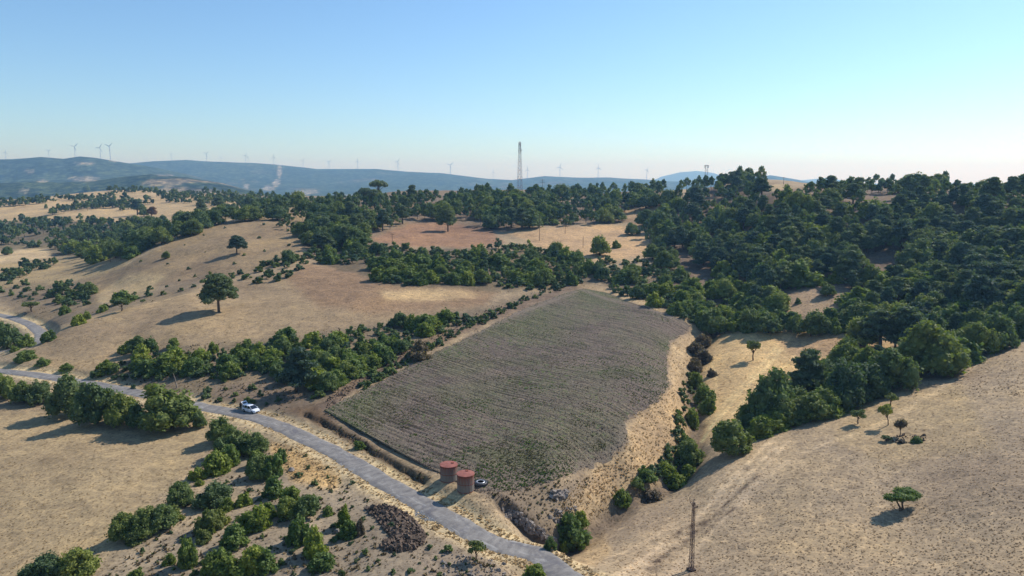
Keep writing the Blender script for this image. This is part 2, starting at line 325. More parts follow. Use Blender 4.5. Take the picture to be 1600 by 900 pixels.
# ---------------------------------------------------------------- mesh and object helpers
def make_mesh(name, V, quads=None, tris=None, mats=(), smooth=False, mat_idx=None):
    V = np.asarray(V, np.float32); me = bpy.data.meshes.new(name)
    q = np.zeros((0, 4), int) if quads is None or len(quads) == 0 else np.asarray(quads, int); t = np.zeros((0, 3), int) if tris is None or len(tris) == 0 else np.asarray(tris, int)
    me.vertices.add(len(V)); me.vertices.foreach_set('co', V.ravel())
    loops = np.concatenate([q.ravel(), t.ravel()]).astype(np.int32)
    me.loops.add(len(loops)); me.loops.foreach_set('vertex_index', loops)
    st = np.concatenate([np.arange(len(q))*4, len(q)*4+np.arange(len(t))*3]).astype(np.int32)
    me.polygons.add(len(st)); me.polygons.foreach_set('loop_start', st)
    if mat_idx is not None: me.polygons.foreach_set('material_index', np.asarray(mat_idx, np.int32))
    me.polygons.foreach_set('use_smooth', np.full(len(st), smooth))
    for m_ in mats: me.materials.append(m_)
    me.update(calc_edges=True); return me
def color_attr(me, name, C):
    a = me.color_attributes.new(name, 'FLOAT_COLOR', 'POINT')
    C = np.asarray(C, np.float32)
    if C.shape[1] == 3: C = np.concatenate([C, np.ones((len(C), 1), np.float32)], 1)
    a.data.foreach_set('color', C.ravel())
def link(me, name, parent=None, loc=None, kind=None):
    o = bpy.data.objects.new(name, me); COL.objects.link(o)
    if parent: o.parent = parent
    if loc is not None: o.location = loc
    if kind: o['kind'] = kind
    return o
def tag(o, label, cat, group=None):
    o['label'] = label; o['category'] = cat
    if group: o['group'] = group
    return o
def empty(name, loc, rz=0, label=None, cat=None, group=None):
    o = bpy.data.objects.new(name, None); COL.objects.link(o); o.location = loc; o.rotation_euler = (0, 0, rz); o.empty_display_size = .5
    if label: tag(o, label, cat, group)
    return o
class MB:
    """collects boxes, bars, lathes into one mesh"""
    def __init__(s): s.V = []; s.Q = []; s.T = []; s.n = 0
    def add(s, V, Q=(), T=()):
        V = np.asarray(V, float).reshape(-1, 3)
        s.V.append(V); s.Q += [tuple(int(i)+s.n for i in q) for q in Q]; s.T += [tuple(int(i)+s.n for i in t) for t in T]; s.n += len(V)
    def box(s, c, d, rz=0):
        x, y, z = d[0]/2, d[1]/2, d[2]/2; V = np.array([(a*x, b*y, e*z) for e in (-1, 1) for b in (-1, 1) for a in (-1, 1)])
        R = np.array([[cos(rz), -sin(rz), 0], [sin(rz), cos(rz), 0], [0, 0, 1]]); V = V@R.T+np.array(c)
        s.add(V, [(0, 2, 3, 1), (4, 5, 7, 6), (0, 1, 5, 4), (2, 6, 7, 3), (0, 4, 6, 2), (1, 3, 7, 5)])
    def tube(s, P, R, k=6, cap=True):
        P = [np.array(p, float) for p in P]; rings = []
        up = np.array([0.13, .21, 1.0])
        for i, p in enumerate(P):
            d = P[min(i+1, len(P)-1)]-P[max(i-1, 0)]; d /= np.linalg.norm(d)+1e-9
            a = np.cross(d, up if abs(d[2]) < .95 else np.array([1.0, .1, 0])); a /= np.linalg.norm(a); b = np.cross(d, a)
            rings.append([p+R[i]*(cos(2*pi*j/k)*a+sin(2*pi*j/k)*b) for j in range(k)])
        V = np.array(rings).reshape(-1, 3); Q = []
        for i in range(len(P)-1):
            for j in range(k): Q.append((i*k+j, i*k+(j+1) % k, (i+1)*k+(j+1) % k, (i+1)*k+j))
        T = []
        if cap:
            m = len(V); V = np.concatenate([V, [P[0], P[-1]]])
            for j in range(k): T.append((m, (j+1) % k, j)); T.append((m+1, (len(P)-1)*k+j, (len(P)-1)*k+(j+1) % k))
        s.add(V, Q, T)
    def lathe(s, prof, k=24, c=(0, 0, 0)):
        V = []; Q = []
        for (r, z) in prof:
            for j in range(k): V.append((c[0]+r*cos(2*pi*j/k), c[1]+r*sin(2*pi*j/k), c[2]+z))
        for i in range(len(prof)-1):
            for j in range(k): Q.append((i*k+j, i*k+(j+1) % k, (i+1)*k+(j+1) % k, (i+1)*k+j))
        s.add(V, Q)
    def mesh(s, name, mat, smooth=False):
        return make_mesh(name, np.concatenate(s.V), s.Q, s.T, [mat], smooth)
    def build(s, name, mat, parent=None, loc=None, smooth=False, kind=None):
        return link(s.mesh(name, mat, smooth), name, parent, loc, kind)

# ---------------------------------------------------------------- materials
def new_mat(name, rough=.9, spec=.2):
    m = bpy.data.materials.new(name); m.use_nodes = True; nt = m.node_tree; b = nt.nodes['Principled BSDF']
    b.inputs['Roughness'].default_value = rough; b.inputs['Specular IOR Level'].default_value = spec
    return m, nt, b
def N(nt, t, **kw):
    n_ = nt.nodes.new(t)
    for k, v in kw.items():
        if k.startswith('i_'): n_.inputs[k[2:].replace('_', ' ')].default_value = v
        else: setattr(n_, k, v)
    return n_
def ramp(nt, src, stops):
    r = nt.nodes.new('ShaderNodeValToRGB'); e = r.color_ramp.elements
    while len(e) < len(stops): e.new(.5)
    for q, (p, c) in zip(e, stops):
        q.position = p; q.color = (c, c, c, 1) if isinstance(c, (int, float)) else (*c, 1)
    nt.links.new(src, r.inputs[0]); return r.outputs[0]
def mix(nt, a, b, f, mode='MIX'):
    m = nt.nodes.new('ShaderNodeMix'); m.data_type = 'RGBA'; m.blend_type = mode
    for s_, v in ((0, f), (6, a), (7, b)):
        if isinstance(v, bpy.types.NodeSocket): nt.links.new(v, m.inputs[s_])
        elif isinstance(v, (int, float)): m.inputs[s_].default_value = v if s_ == 0 else (v, v, v, 1)
        else: m.inputs[s_].default_value = (*v, 1)
    return m.outputs[2]
def noise(nt, co, scale, detail=3, rough=.6, dist=0):
    t = N(nt, 'ShaderNodeTexNoise'); t.inputs['Scale'].default_value = scale; t.inputs['Detail'].default_value = detail
    t.inputs['Roughness'].default_value = rough; t.inputs['Distortion'].default_value = dist; nt.links.new(co, t.inputs['Vector']); return t.outputs['Fac']
def bump(nt, b, h, strength, dist):
    n_ = N(nt, 'ShaderNodeBump'); n_.inputs['Strength'].default_value = strength; n_.inputs['Distance'].default_value = dist
    nt.links.new(h, n_.inputs['Height']); nt.links.new(n_.outputs[0], b.inputs['Normal'])
def plain(name, rgb, rough=.8, metal=0, spec=.3, var=0, scale=3):
    m, nt, b = new_mat(name, rough, spec); c = lin(rgb); b.inputs['Metallic'].default_value = metal
    b.inputs['Base Color'].default_value = (*c, 1)
    if var:
        co = N(nt, 'ShaderNodeTexCoord').outputs['Object']; f = noise(nt, co, scale, 4)
        nt.links.new(mix(nt, tuple(c*(1-var)), tuple(np.clip(c*(1+var), 0, 1)), ramp(nt, f, [(.3, 0.), (.7, 1.)])), b.inputs['Base Color'])
    return m
# ground: land colour from the survey areas, broken up by tufts, bare soil and straw
mg, nt, b = new_mat('dry_ground', .95, .1)
at = N(nt, 'ShaderNodeAttribute', attribute_name='land'); STRAW = at.outputs['Alpha']; co = N(nt, 'ShaderNodeTexCoord').outputs['Object']
c = at.outputs['Color']
c = mix(nt, c, ramp(nt, noise(nt, co, .035, 4, .55), [(.3, (.76, .75, .78)), (.5, (1, 1, 1)), (.7, (1.20, 1.16, 1.04))]), 1.0, 'MULTIPLY')
c = mix(nt, c, ramp(nt, noise(nt, co, .35, 4, .7, .6), [(.28, (.66, .66, .68)), (.5, (1, 1, 1)), (.72, (1.22, 1.20, 1.14))]), .9, 'MULTIPLY')
c = mix(nt, c, ramp(nt, noise(nt, co, 1.9, 3, .7, .3), [(.31, (.46, .44, .42)), (.44, (1, 1, 1)), (.68, (1.28, 1.26, 1.20))]), .8, 'MULTIPLY')
vo = N(nt, 'ShaderNodeTexVoronoi', feature='DISTANCE_TO_EDGE'); vo.inputs['Scale'].default_value = .55
dn = N(nt, 'ShaderNodeTexNoise'); dn.inputs['Scale'].default_value = .8; nt.links.new(co, dn.inputs['Vector'])
nt.links.new(mix(nt, co, dn.outputs['Color'], .5, 'LINEAR_LIGHT'), vo.inputs['Vector'])
c = mix(nt, c, mix(nt, c, (1.45, 1.42, 1.34), 1.0, 'MULTIPLY'), mix(nt, ramp(nt, vo.outputs['Distance'], [(0.0, .8), (.09, 0.)]), STRAW, 1.0, 'MULTIPLY'))
v3 = N(nt, 'ShaderNodeTexVoronoi', feature='DISTANCE_TO_EDGE'); v3.inputs['Scale'].default_value = .17; nt.links.new(mix(nt, co, dn.outputs['Color'], .9, 'LINEAR_LIGHT'), v3.inputs['Vector'])
c = mix(nt, c, mix(nt, c, (1.35, 1.32, 1.25), 1.0, 'MULTIPLY'), mix(nt, ramp(nt, v3.outputs['Distance'], [(0.0, .8), (.03, 0.)]), STRAW, 1.0, 'MULTIPLY'))
# scattered darker clumps of weed
v2 = N(nt, 'ShaderNodeTexVoronoi'); v2.inputs['Scale'].default_value = .42; nt.links.new(mix(nt, co, dn.outputs['Color'], .8, 'LINEAR_LIGHT'), v2.inputs['Vector'])
c = mix(nt, c, (.075, .062, .04), mix(nt, ramp(nt, v2.outputs['Distance'], [(.06, .75), (.20, 0.)]), ramp(nt, noise(nt, co, .13, 3), [(.38, .1), (.6, 1.)]), 1.0, 'MULTIPLY'))
nt.links.new(c, b.inputs['Base Color'])
h = mix(nt, noise(nt, co, 1.6, 5, .7), noise(nt, co, .3, 4, .6), .5)
bump(nt, b, h, .55, .16)
MG = mg
# far hills: scrub and pine cover in fine clumps
mh, nt, b = new_mat('wooded_far_slopes', 1, 0)
at = N(nt, 'ShaderNodeAttribute', attribute_name='land'); co = N(nt, 'ShaderNodeTexCoord').outputs['Object']
c = mix(nt, at.outputs['Color'], ramp(nt, noise(nt, co, .03, 5, .7), [(.36, (.25, .3, .32)), (.5, (.85, .87, .87)), (.64, (2.1, 1.9, 1.6))]), 1.0, 'MULTIPLY')
c = mix(nt, c, ramp(nt, noise(nt, co, .004, 4, .6), [(.35, (.7, .72, .75)), (.65, (1.3, 1.28, 1.2))]), 1.0, 'MULTIPLY')
nt.links.new(c, b.inputs['Base Color'])
bump(nt, b, mix(nt, noise(nt, co, .05, 4, .7), noise(nt, co, .008, 3), .5), 1.0, 12)
# ploughed soil
ms, nt, b = new_mat('ploughed_soil', 1, .1)
co = N(nt, 'ShaderNodeTexCoord').outputs['Object']; uvm = N(nt, 'ShaderNodeAttribute', attribute_name='furrow').outputs['Vector']
big = noise(nt, co, .022, 4, .65, .6)
c = mix(nt, tuple(lin((106, 94, 84))), tuple(lin((90, 96, 64))), ramp(nt, big, [(.44, 0.), (.68, .75)]))
sep = N(nt, 'ShaderNodeSeparateXYZ'); nt.links.new(uvm, sep.inputs[0])
mp = N(nt, 'ShaderNodeMapping'); mp.inputs['Scale'].default_value = (.08, 1.1, 1); nt.links.new(uvm, mp.inputs['Vector'])
c = mix(nt, c, ramp(nt, noise(nt, mp.outputs[0], 1.0, 4, .65), [(.34, (.5, .5, .5)), (.48, (1, 1, 1)), (.66, (1.4, 1.36, 1.26))]), 1.0, 'MULTIPLY')
c = mix(nt, c, ramp(nt, noise(nt, co, 2.2, 3, .7), [(.34, (.42, .42, .42)), (.46, (1, 1, 1)), (.68, (1.55, 1.5, 1.38))]), .9, 'MULTIPLY')
c = mix(nt, c, tuple(lin((90, 112, 50))), mix(nt, ramp(nt, noise(nt, co, .9, 3, .7), [(.55, 0.), (.66, .75)]), ramp(nt, noise(nt, co, .05, 3), [(.42, 0.), (.62, 1.)]), 1.0, 'MULTIPLY'))
c = mix(nt, c, tuple(lin((132, 117, 101))), N(nt, 'ShaderNodeAttribute', attribute_name='track').outputs['Fac'])
nt.links.new(c, b.inputs['Base Color']); bump(nt, b, noise(nt, co, 2.5, 5, .75), .9, .3)
# asphalt
ma, nt, b = new_mat('worn_asphalt', .8, .3)
co = N(nt, 'ShaderNodeTexCoord').outputs['Object']; rv = N(nt, 'ShaderNodeAttribute', attribute_name='lane').outputs['Vector']
lmp = N(nt, 'ShaderNodeMapping'); lmp.inputs['Scale'].default_value = (1.6, .32, 1); nt.links.new(rv, lmp.inputs['Vector']); lm_v = lmp.outputs[0]
c = mix(nt, tuple(lin((106, 101, 97))), tuple(lin((142, 136, 128))), ramp(nt, noise(nt, rv, .9, 5, .7), [(.35, 0.), (.65, 1.)]))
c = mix(nt, c, tuple(lin((86, 84, 90))), ramp(nt, noise(nt, lm_v, .5, 5, .7, .8), [(.54, 0.), (.64, .5)]))
c = mix(nt, c, tuple(lin((180, 176, 168))), ramp(nt, noise(nt, lm_v, .8, 5, .7, 1.2), [(.54, 0.), (.68, .45)]))
sx = N(nt, 'ShaderNodeSeparateXYZ'); nt.links.new(rv, sx.inputs[0]); ab = N(nt, 'ShaderNodeMath', operation='ABSOLUTE'); nt.links.new(sx.outputs[0], ab.inputs[0])
ad = N(nt, 'ShaderNodeMath', operation='ADD'); nt.links.new(ab.outputs[0], ad.inputs[0]); nt.links.new(ramp(nt, noise(nt, co, 1.2, 4, .7), [(.3, 0.), (.7, .5)]), ad.inputs[1])
c = mix(nt, c, tuple(lin((190, 170, 132))), ramp(nt, ad.outputs[0], [(.88, 0.), (1.0, 0.)]))
nt.links.new(c, b.inputs['Base Color']); bump(nt, b, noise(nt, co, 14, 4), .3, .02)
# foliage
def foliage(name, dark, lite, attr=False, hue=(1.15, 1.0, .7)):
    m, nt, b = new_mat(name, .75, .25)
    co = N(nt, 'ShaderNodeTexCoord').outputs['Object']
    rnd = N(nt, 'ShaderNodeAttribute', attribute_name='tree').outputs['Fac'] if attr else N(nt, 'ShaderNodeObjectInfo').outputs['Random']
    c = mix(nt, tuple(lin(dark)), tuple(lin(lite)), ramp(nt, noise(nt, co, .9 if not attr else .12, 3, .7), [(.3, 0.), (.7, 1.)]))
    c = mix(nt, c, ramp(nt, rnd, [(0., (.66, .76, .92)), (.25, (.9, .95, 1.02)), (.6, (1.1, 1.05, .9)), (.85, (1.3, 1.2, .85)), (1., (1.65, 1.42, 1.05))]), 1.0, 'MULTIPLY')
    nt.links.new(c, b.inputs['Base Color'])
    tr = N(nt, 'ShaderNodeBsdfTranslucent'); nt.links.new(mix(nt, c, (1.3, 1.4, .6), 1.0, 'MULTIPLY'), tr.inputs[0])
    ms_ = N(nt, 'ShaderNodeMixShader'); ms_.inputs[0].default_value = .3
    nt.links.new(b.outputs[0], ms_.inputs[1]); nt.links.new(tr.outputs[0], ms_.inputs[2]); nt.links.new(ms_.outputs[0], nt.nodes['Material Output'].inputs[0])
    return m
F_SHRUB = foliage('shrub_leaves', (82, 98, 48), (130, 144, 74)); F_PINE = foliage('pine_needles', (68, 84, 66), (108, 122, 94)); F_OAK = foliage('oak_leaves', (80, 96, 56), (124, 136, 80))
F_OLIVE = foliage('olive_leaves', (88, 100, 56), (120, 128, 76)); F_PALE = foliage('pale_oak_leaves', (82, 98, 60), (112, 124, 78)); F_DRY = foliage('bare_twigs', (92, 84, 76), (116, 104, 92)); F_RED = foliage('browned_needles', (98, 76, 56), (120, 92, 66))
F_FAR = foliage('distant_foliage', (70, 88, 60), (106, 122, 78), True)
M_BARK = plain('bark', (92, 76, 62), .95, var=.3, scale=2)
M_DEAD = plain('bleached_wood', (146, 132, 118), .9, var=.2)

# ---------------------------------------------------------------- the land itself
nT, nR = GZ.shape
def land_faces(j0, j1, wrap=True):
    i = np.arange(nT-1)[:, None]; j = np.arange(j0, j1)[None]
    a = i*nR+j; q = np.stack([a, a+1, a+nR+1, a+nR], -1).reshape(-1, 4)
    return q
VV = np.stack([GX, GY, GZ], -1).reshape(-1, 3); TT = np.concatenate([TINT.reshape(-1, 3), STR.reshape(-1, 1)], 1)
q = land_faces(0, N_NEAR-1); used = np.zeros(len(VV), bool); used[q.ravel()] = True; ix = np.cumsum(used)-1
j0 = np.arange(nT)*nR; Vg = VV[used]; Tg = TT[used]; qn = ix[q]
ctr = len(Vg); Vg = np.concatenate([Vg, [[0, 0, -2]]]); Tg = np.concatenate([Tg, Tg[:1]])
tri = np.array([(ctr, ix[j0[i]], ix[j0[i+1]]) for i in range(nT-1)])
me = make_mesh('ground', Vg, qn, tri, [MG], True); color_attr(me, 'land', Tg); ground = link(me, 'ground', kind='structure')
q = land_faces(N_NEAR-1, nR-1); used = np.zeros(len(VV), bool); used[q.ravel()] = True; ix = np.cumsum(used)-1
me = make_mesh('far_hills', VV[used], ix[q], None, [mh], True); color_attr(me, 'land', TT[used]); hills = link(me, 'far_hills', kind='structure')
# roads
def road_mesh(name, P, t, pz, wd, z0):
    T = np.gradient(P, axis=0); T /= np.hypot(T[:, 0], T[:, 1])[:, None]; Nn = np.stack([T[:, 1], -T[:, 0]], 1)
    cols = np.linspace(-1, 1, 9); V = []; A = []
    for k, cx in enumerate(cols):
        wob = 1+.2*fbm(t/1.6, t*0+k*3.1, 3, 44)*(abs(cx) > .99)
        p = P+Nn*(cx*wd/2*wob)[:, None] if np.ndim(wob) else P+Nn*cx*wd/2
        z = pz+z0+.05*(1-cx*cx)-(.14 if abs(cx) > .99 else 0)
        V.append(np.stack([p[:, 0], p[:, 1], z], 1)); A.append(np.stack([np.full(len(t), cx*1.0), t, np.zeros(len(t))], 1))
    V = np.array(V); nC, nL = V.shape[:2]; i = np.arange(nC-1)[:, None]; j = np.arange(nL-1)[None]; a = i*nL+j
    q = np.stack([a, a+nL, a+nL+1, a+1], -1).reshape(-1, 4)
    me = make_mesh(name, V.reshape(-1, 3), q, None, [ma], True)
    at_ = me.attributes.new('lane', 'FLOAT_VECTOR', 'POINT'); at_.data.foreach_set('vector', np.array(A).reshape(-1).astype(np.float32))
    o = link(me, 'road', kind='structure'); return o
road_mesh('road', ROADP, ROADT, ROADZ, 4.0, .02); road_mesh('road', ROAD2P, ROAD2T, ROAD2Z, 4.0, .02)
# ploughed field, furrows running along the road side
FW = cast_line(FIELD_PX); fa = FW[0]; fb = FW[-4]; dr = (fb-fa)/np.hypot(*(fb-fa)); dn_ = np.array([-dr[1], dr[0]])
if ((FW.mean(0)-fa)@dn_) < 0: dn_ = -dn_
FP = np.stack([(FW-fa)@dr, (FW-fa)@dn_], 1)
q0, q1 = FP[:, 1].min()+.05, FP[:, 1].max()-.05; rw = cast_line([(536, 625), (640, 669)]); rd_ = rw[1]-rw[0]; rd_ /= np.hypot(*rd_); rn = np.array([-rd_[1], rd_[0]]); rows = np.arange(q0, q1, .23); nC = 150; V = []; A = []
for qv in rows:
    xs = []
    for i in range(len(FP)):
        a1, b1 = FP[i], FP[(i+1) % len(FP)]
        if (a1[1] > qv) != (b1[1] > qv): xs.append(a1[0]+(qv-a1[1])/(b1[1]-a1[1])*(b1[0]-a1[0]))
    e0, e1 = min(xs), max(xs); e0 += .5*vnoise(qv/1.3, 3.3, 4); e1 += .7*vnoise(qv/1.7, 9.3, 5)
    p = np.linspace(e0, max(e1, e0+.2), nC); x = fa[0]+dr[0]*p+dn_[0]*qv; y = fa[1]+dr[1]*p+dn_[1]*qv
    rq = (x-fa[0])*rn[0]+(y-fa[1])*rn[1]; rp = (x-fa[0])*rd_[0]+(y-fa[1])*rd_[1]
    z = hz(x, y)+.10+.038*(1+.9*fbm(x/9, y/9, 2, 77))*np.sin(2*pi*(rq+.35*fbm(rp/9, rq/5, 2, 3))/1.15)+.07*fbm(x/.9, y/.9, 2, 8)
    z[0] -= .25; z[-1] -= .25
    V.append(np.stack([x, y, z], 1)); A.append(np.stack([rp, rq, p*0], 1))
V = np.array(V); V[0, :, 2] -= .2; V[-1, :, 2] -= .2
i = np.arange(len(rows)-1)[:, None]; j = np.arange(nC-1)[None]; a = i*nC+j; q = np.stack([a, a+1, a+nC+1, a+nC], -1).reshape(-1, 4)
me = make_mesh('ploughed_field', V.reshape(-1, 3), q, None, [ms], True)
at_ = me.attributes.new('furrow', 'FLOAT_VECTOR', 'POINT'); at_.data.foreach_set('vector', np.array(A).reshape(-1).astype(np.float32))
at_ = me.attributes.new('track', 'FLOAT', 'POINT'); FVx, FVy = V[..., 0].ravel(), V[..., 1].ravel(); tk = np.zeros(len(FVx))
for P_ in ([(528,636),(600,664),(690,706),(762,750)], [(516,642),(590,674),(680,716),(745,756)], [(524,632),(640,570),(760,512),(900,456)], [(985,668),(965,700),(900,733),(820,758),(740,764)], [(905,452),(1000,480),(1070,508)]):
    L_ = smooth_line(cast_line(P_), 5); d_, _ = poly_dist(FVx, FVy, L_); wd_ = .35 if P_[0][0] < 530 and P_[-1][1] > 700 else 1.6
    tk = np.maximum(tk, np.exp(-(d_/wd_)**2)*.75)
at_.data.foreach_set('value', tk.astype(np.float32)); link(me, 'ploughed_field', kind='structure')

# ---------------------------------------------------------------- foliage builders
ICO = []
def ico():
    if ICO: return ICO[0]
    import bmesh
    bm = bmesh.new(); bmesh.ops.create_icosphere(bm, subdivisions=2, radius=1); bm.verts.ensure_lookup_table()
    V = np.array([v.co[:] for v in bm.verts]); T = np.array([[v.index for v in f.verts] for f in bm.faces]); bm.free(); ICO.append((V, T)); return ICO[0]
def leaves(rng, centers, radii, n, size, up=.25, jit=.8, shell=(.72, 1.08), asp=1.5):
    C = np.repeat(centers, n, 0); R = np.repeat(radii, n, 0); d = rng.normal(size=C.shape); d[:, 2] += up; d /= np.linalg.norm(d, axis=1)[:, None]
    P = C+d*R*rng.uniform(*shell, (len(C), 1)); nn = d+rng.normal(size=d.shape)*jit*.6; nn /= np.linalg.norm(nn, axis=1)[:, None]
    a = np.cross(nn, rng.normal(size=d.shape)); a /= np.linalg.norm(a, axis=1)[:, None]; b_ = np.cross(nn, a)
    s = size*rng.uniform(.6, 1.3, (len(C), 1)); a = a*s*asp*.5; b_ = b_*s*.5
    V = np.stack([P-a-b_*.5, P+a*.2-b_, P+a+b_*.4, P-a*.1+b_], 1).reshape(-1, 3)
    return V, np.arange(len(V)).reshape(-1, 4)
def cores(rng, centers, radii, k=.82):
    Vi, Ti = ico(); Vs = []; Ts = []
    for i, (c_, r_) in enumerate(zip(centers, radii)):
        Vs.append(c_+Vi*r_*k*rng.uniform(.85, 1.08, (len(Vi), 1))); Ts.append(Ti+i*len(Vi))
    return np.concatenate(Vs), np.concatenate(Ts)
def crown_mesh(name, rng, C, R, n, size, mat, **kw):
    core = kw.pop('core', .8)
    V1, Q1 = leaves(rng, C, R, n, size, **kw)
    if core: V2, T2 = cores(rng, C, R, core); return make_mesh(name, np.concatenate([V1, V2]), Q1, T2+len(V1), [mat])
    return make_mesh(name, V1, Q1, None, [mat])
def shrub_lobes(rng, n, w, h, lo=.16):
    C = []; R = []
    ph = rng.uniform(0, 6.28, 3); ex = rng.uniform(.75, 1.2)
    for k in range(n):
        a = rng.uniform(0, 2*pi); lim = (.36+.08*sin(2*a+ph[0])+.06*sin(3*a+ph[1]))*w; q_ = sqrt(rng.uniform(0, 1))*lim; r = w*rng.uniform(.075, .17)
        zt = h*(.84-.5*(q_/(w*.42))**2+.12*sin(a+ph[2]))*rng.uniform(.55, 1.25)
        C.append((q_*cos(a), q_*sin(a), max(zt-r*.6, r*.55))); R.append((r, r, r*rng.uniform(.85, 1.75)))
    for k in range(n//2):
        a = 2*pi*k/(n//2)+rng.uniform(-.4, .4); r = w*rng.uniform(.08, .15); lim = w*rng.uniform(.28, .4); C.append((lim*cos(a), lim*sin(a), r*.8)); R.append((r, r, r))
    C.append((0, 0, h*.36)); R.append((w*.27, w*.27, h*.34))
    return np.array(C), np.array(R)
protos = {}
def tree_parts(kind, k):
    rng = np.random.default_rng(sum(map(ord, kind))*13+k); t = MB()
    if kind == 'shrub':
        C, R = shrub_lobes(rng, 20+k % 4*3, 3.2, 2.5); return None, crown_mesh('shrub', rng, C, R, 62, .25, F_SHRUB, up=.3, jit=1.2, shell=(.6, 1.36)), 3.2, 2.5
    if kind == 'oak':
        C, R = shrub_lobes(rng, 30, 7.5, 5.4); C[:, 2] += 1.3; m_ = crown_mesh('crown', rng, C, R, 125, .38, F_OAK, up=.2, jit=1.2, shell=(.62, 1.32))
        t.tube([(0, 0, -.4), (.1, 0, 1.2), (.05, .1, 2.6)], [.38, .28, .2]); 
        for c_ in C[rng.permutation(len(C))[:7]]: t.tube([(.05, .05, 1.5), tuple(c_*np.array([.5, .5, .75])), tuple(c_)], [.17, .11, .05], 5, False)
        return t.mesh('trunk', M_BARK), m_, 7.5, 6.6
    if kind in ('pine', 'pine_red'):
        C = []; R = []; h = 10
        lean = rng.normal(size=2)*.5; nl = 15; lowest = rng.uniform(2.2, 4.0)
        tips = []
        for q_ in range(nl):
            f = q_/(nl-1); z = lowest+(h-.9-lowest)*f; rad = (3.1*(1-f)**.55+.35)*rng.uniform(.65, 1.1)*(1 if f > .12 else .8); a = q_*2.4+rng.uniform(-.5, .5)
            p_ = np.array((rad*.72*cos(a)+lean[0]*f, rad*.72*sin(a)+lean[1]*f, z+rng.uniform(-.3, .3)))
            r = rng.uniform(1.0, 1.55)*(1-.3*f); C.append(p_); R.append((r, r, r*.42)); tips.append(p_)
            if f < .75:
                C.append(p_*np.array([.42, .42, 1])+np.array([0, 0, .45])); R.append((r*.85, r*.85, r*.45))
        C = np.array(C); R = np.array(R)
        m_ = crown_mesh('crown', rng, C, R, 170, .34, F_PINE if kind == 'pine' else F_RED, up=.25, jit=1.1, shell=(.5, 1.4), asp=2.6, core=.5)
        t.tube([(0, 0, -.5), (lean[0]*.2, lean[1]*.2, 3.2), (lean[0]*.7, lean[1]*.7, 6.8), (lean[0], lean[1], 9.3)], [.3, .23, .15, .05])
        for p_ in tips[:-1]: t.tube([(lean[0]*p_[2]/h, lean[1]*p_[2]/h, p_[2]-.7), tuple(p_-np.array([0, 0, .1]))], [.09, .035], 4, False)
        return t.mesh('trunk', M_BARK), m_, 7.4, 10.0
    if kind == 'umbrella':
        C = []; R = []; 
        for q_ in range(16):
            a = q_*2.4; rr = 3.5*sqrt((q_+.5)/16); r = rng.uniform(1.1, 1.5); C.append((rr*cos(a), rr*sin(a), 8.6-.06*rr*rr*1.4+rng.uniform(-.25, .35))); R.append((r, r, r*.55))
        C = np.array(C); m_ = crown_mesh('crown', rng, C, np.array(R), 150, .4, F_PINE, up=.2, jit=1.0, asp=1.9, core=.75)
        t.tube([(0, 0, -.5), (.15, 0, 3.5), (0, .1, 7.4)], [.5, .36, .26])
        for c_ in C[::2]: t.tube([(.1, 0, 5.2), tuple(c_*np.array([.5, .5, .86])), tuple(c_)], [.13, .08, .04], 4, False)
        return t.mesh('trunk', M_BARK), m_, 9.6, 9.6
    if kind in ('olive', 'bare', 'lean'):
        C = []; R = []; off = np.array([0, 0, 0.]) if kind != 'lean' else np.array([-1.1, 0, 0.])
        for q_ in range(9):
            a = q_*2.4+k; rr = 1.15*sqrt((q_+.3)/9); C.append(np.array((rr*cos(a), rr*sin(a), 2.9+rng.uniform(-.45, .5)-.15*rr))+off); R.append(rng.uniform(.5, .72)*np.array((1, 1, .85)))
        C = np.array(C)
        m_ = crown_mesh('crown', rng, C, np.array(R), 75 if kind != 'bare' else 60, .26, F_OLIVE if kind != 'bare' else F_DRY, up=.2, jit=1.1, core=.55 if kind != 'bare' else 0, asp=1.5 if kind != 'bare' else 5)
        t.tube([(0, 0, -.2), tuple(off*.3+np.array((.15, 0, .9))), tuple(off*.75+np.array((0, 0, 1.9)))], [.15, .11, .08], 6)
        for c_ in C[::2]: t.tube([tuple(off*.45+np.array((.1, 0, 1.25))), tuple(c_)], [.07, .025], 4, False)
        return t.mesh('trunk', M_BARK), m_, 3.6, 3.7
    if kind == 'twisted':   # lone field tree with two stems and a flat wide crown
        C = np.array([(-1.7, .2, 3.1), (-.9, -.5, 3.5), (-1.2, .7, 2.6), (0, .3, 3.7), (.1, -.7, 3.1), (1.0, 0, 3.6), (1.8, .4, 3.1), (2.2, -.3, 2.7), (1.3, -.6, 2.7), (-.3, .1, 2.7), (.7, .8, 3.1)])
        R = np.array([(.85, .8, .7)]*11)*rng.uniform(.8, 1.1, (11, 1)); m_ = crown_mesh('crown', rng, C, R, 170, .22, F_SHRUB, up=.2, jit=1.1, core=.78)
        t.tube([(0, 0, -.2), (-.15, 0, .8), (-.55, .1, 1.8), (-1.1, .2, 2.9)], [.17, .13, .1, .05]); t.tube([(.25, 0, -.2), (.35, 0, .7), (.15, 0, 1.6), (.6, 0, 2.9)], [.16, .13, .1, .05])
        t.tube([(.2, 0, 1.5), (1.1, .1, 2.2), (1.8, .2, 2.8)], [.08, .06, .03], 5)
        return t.mesh('trunk', M_BARK), m_, 5.4, 4.3
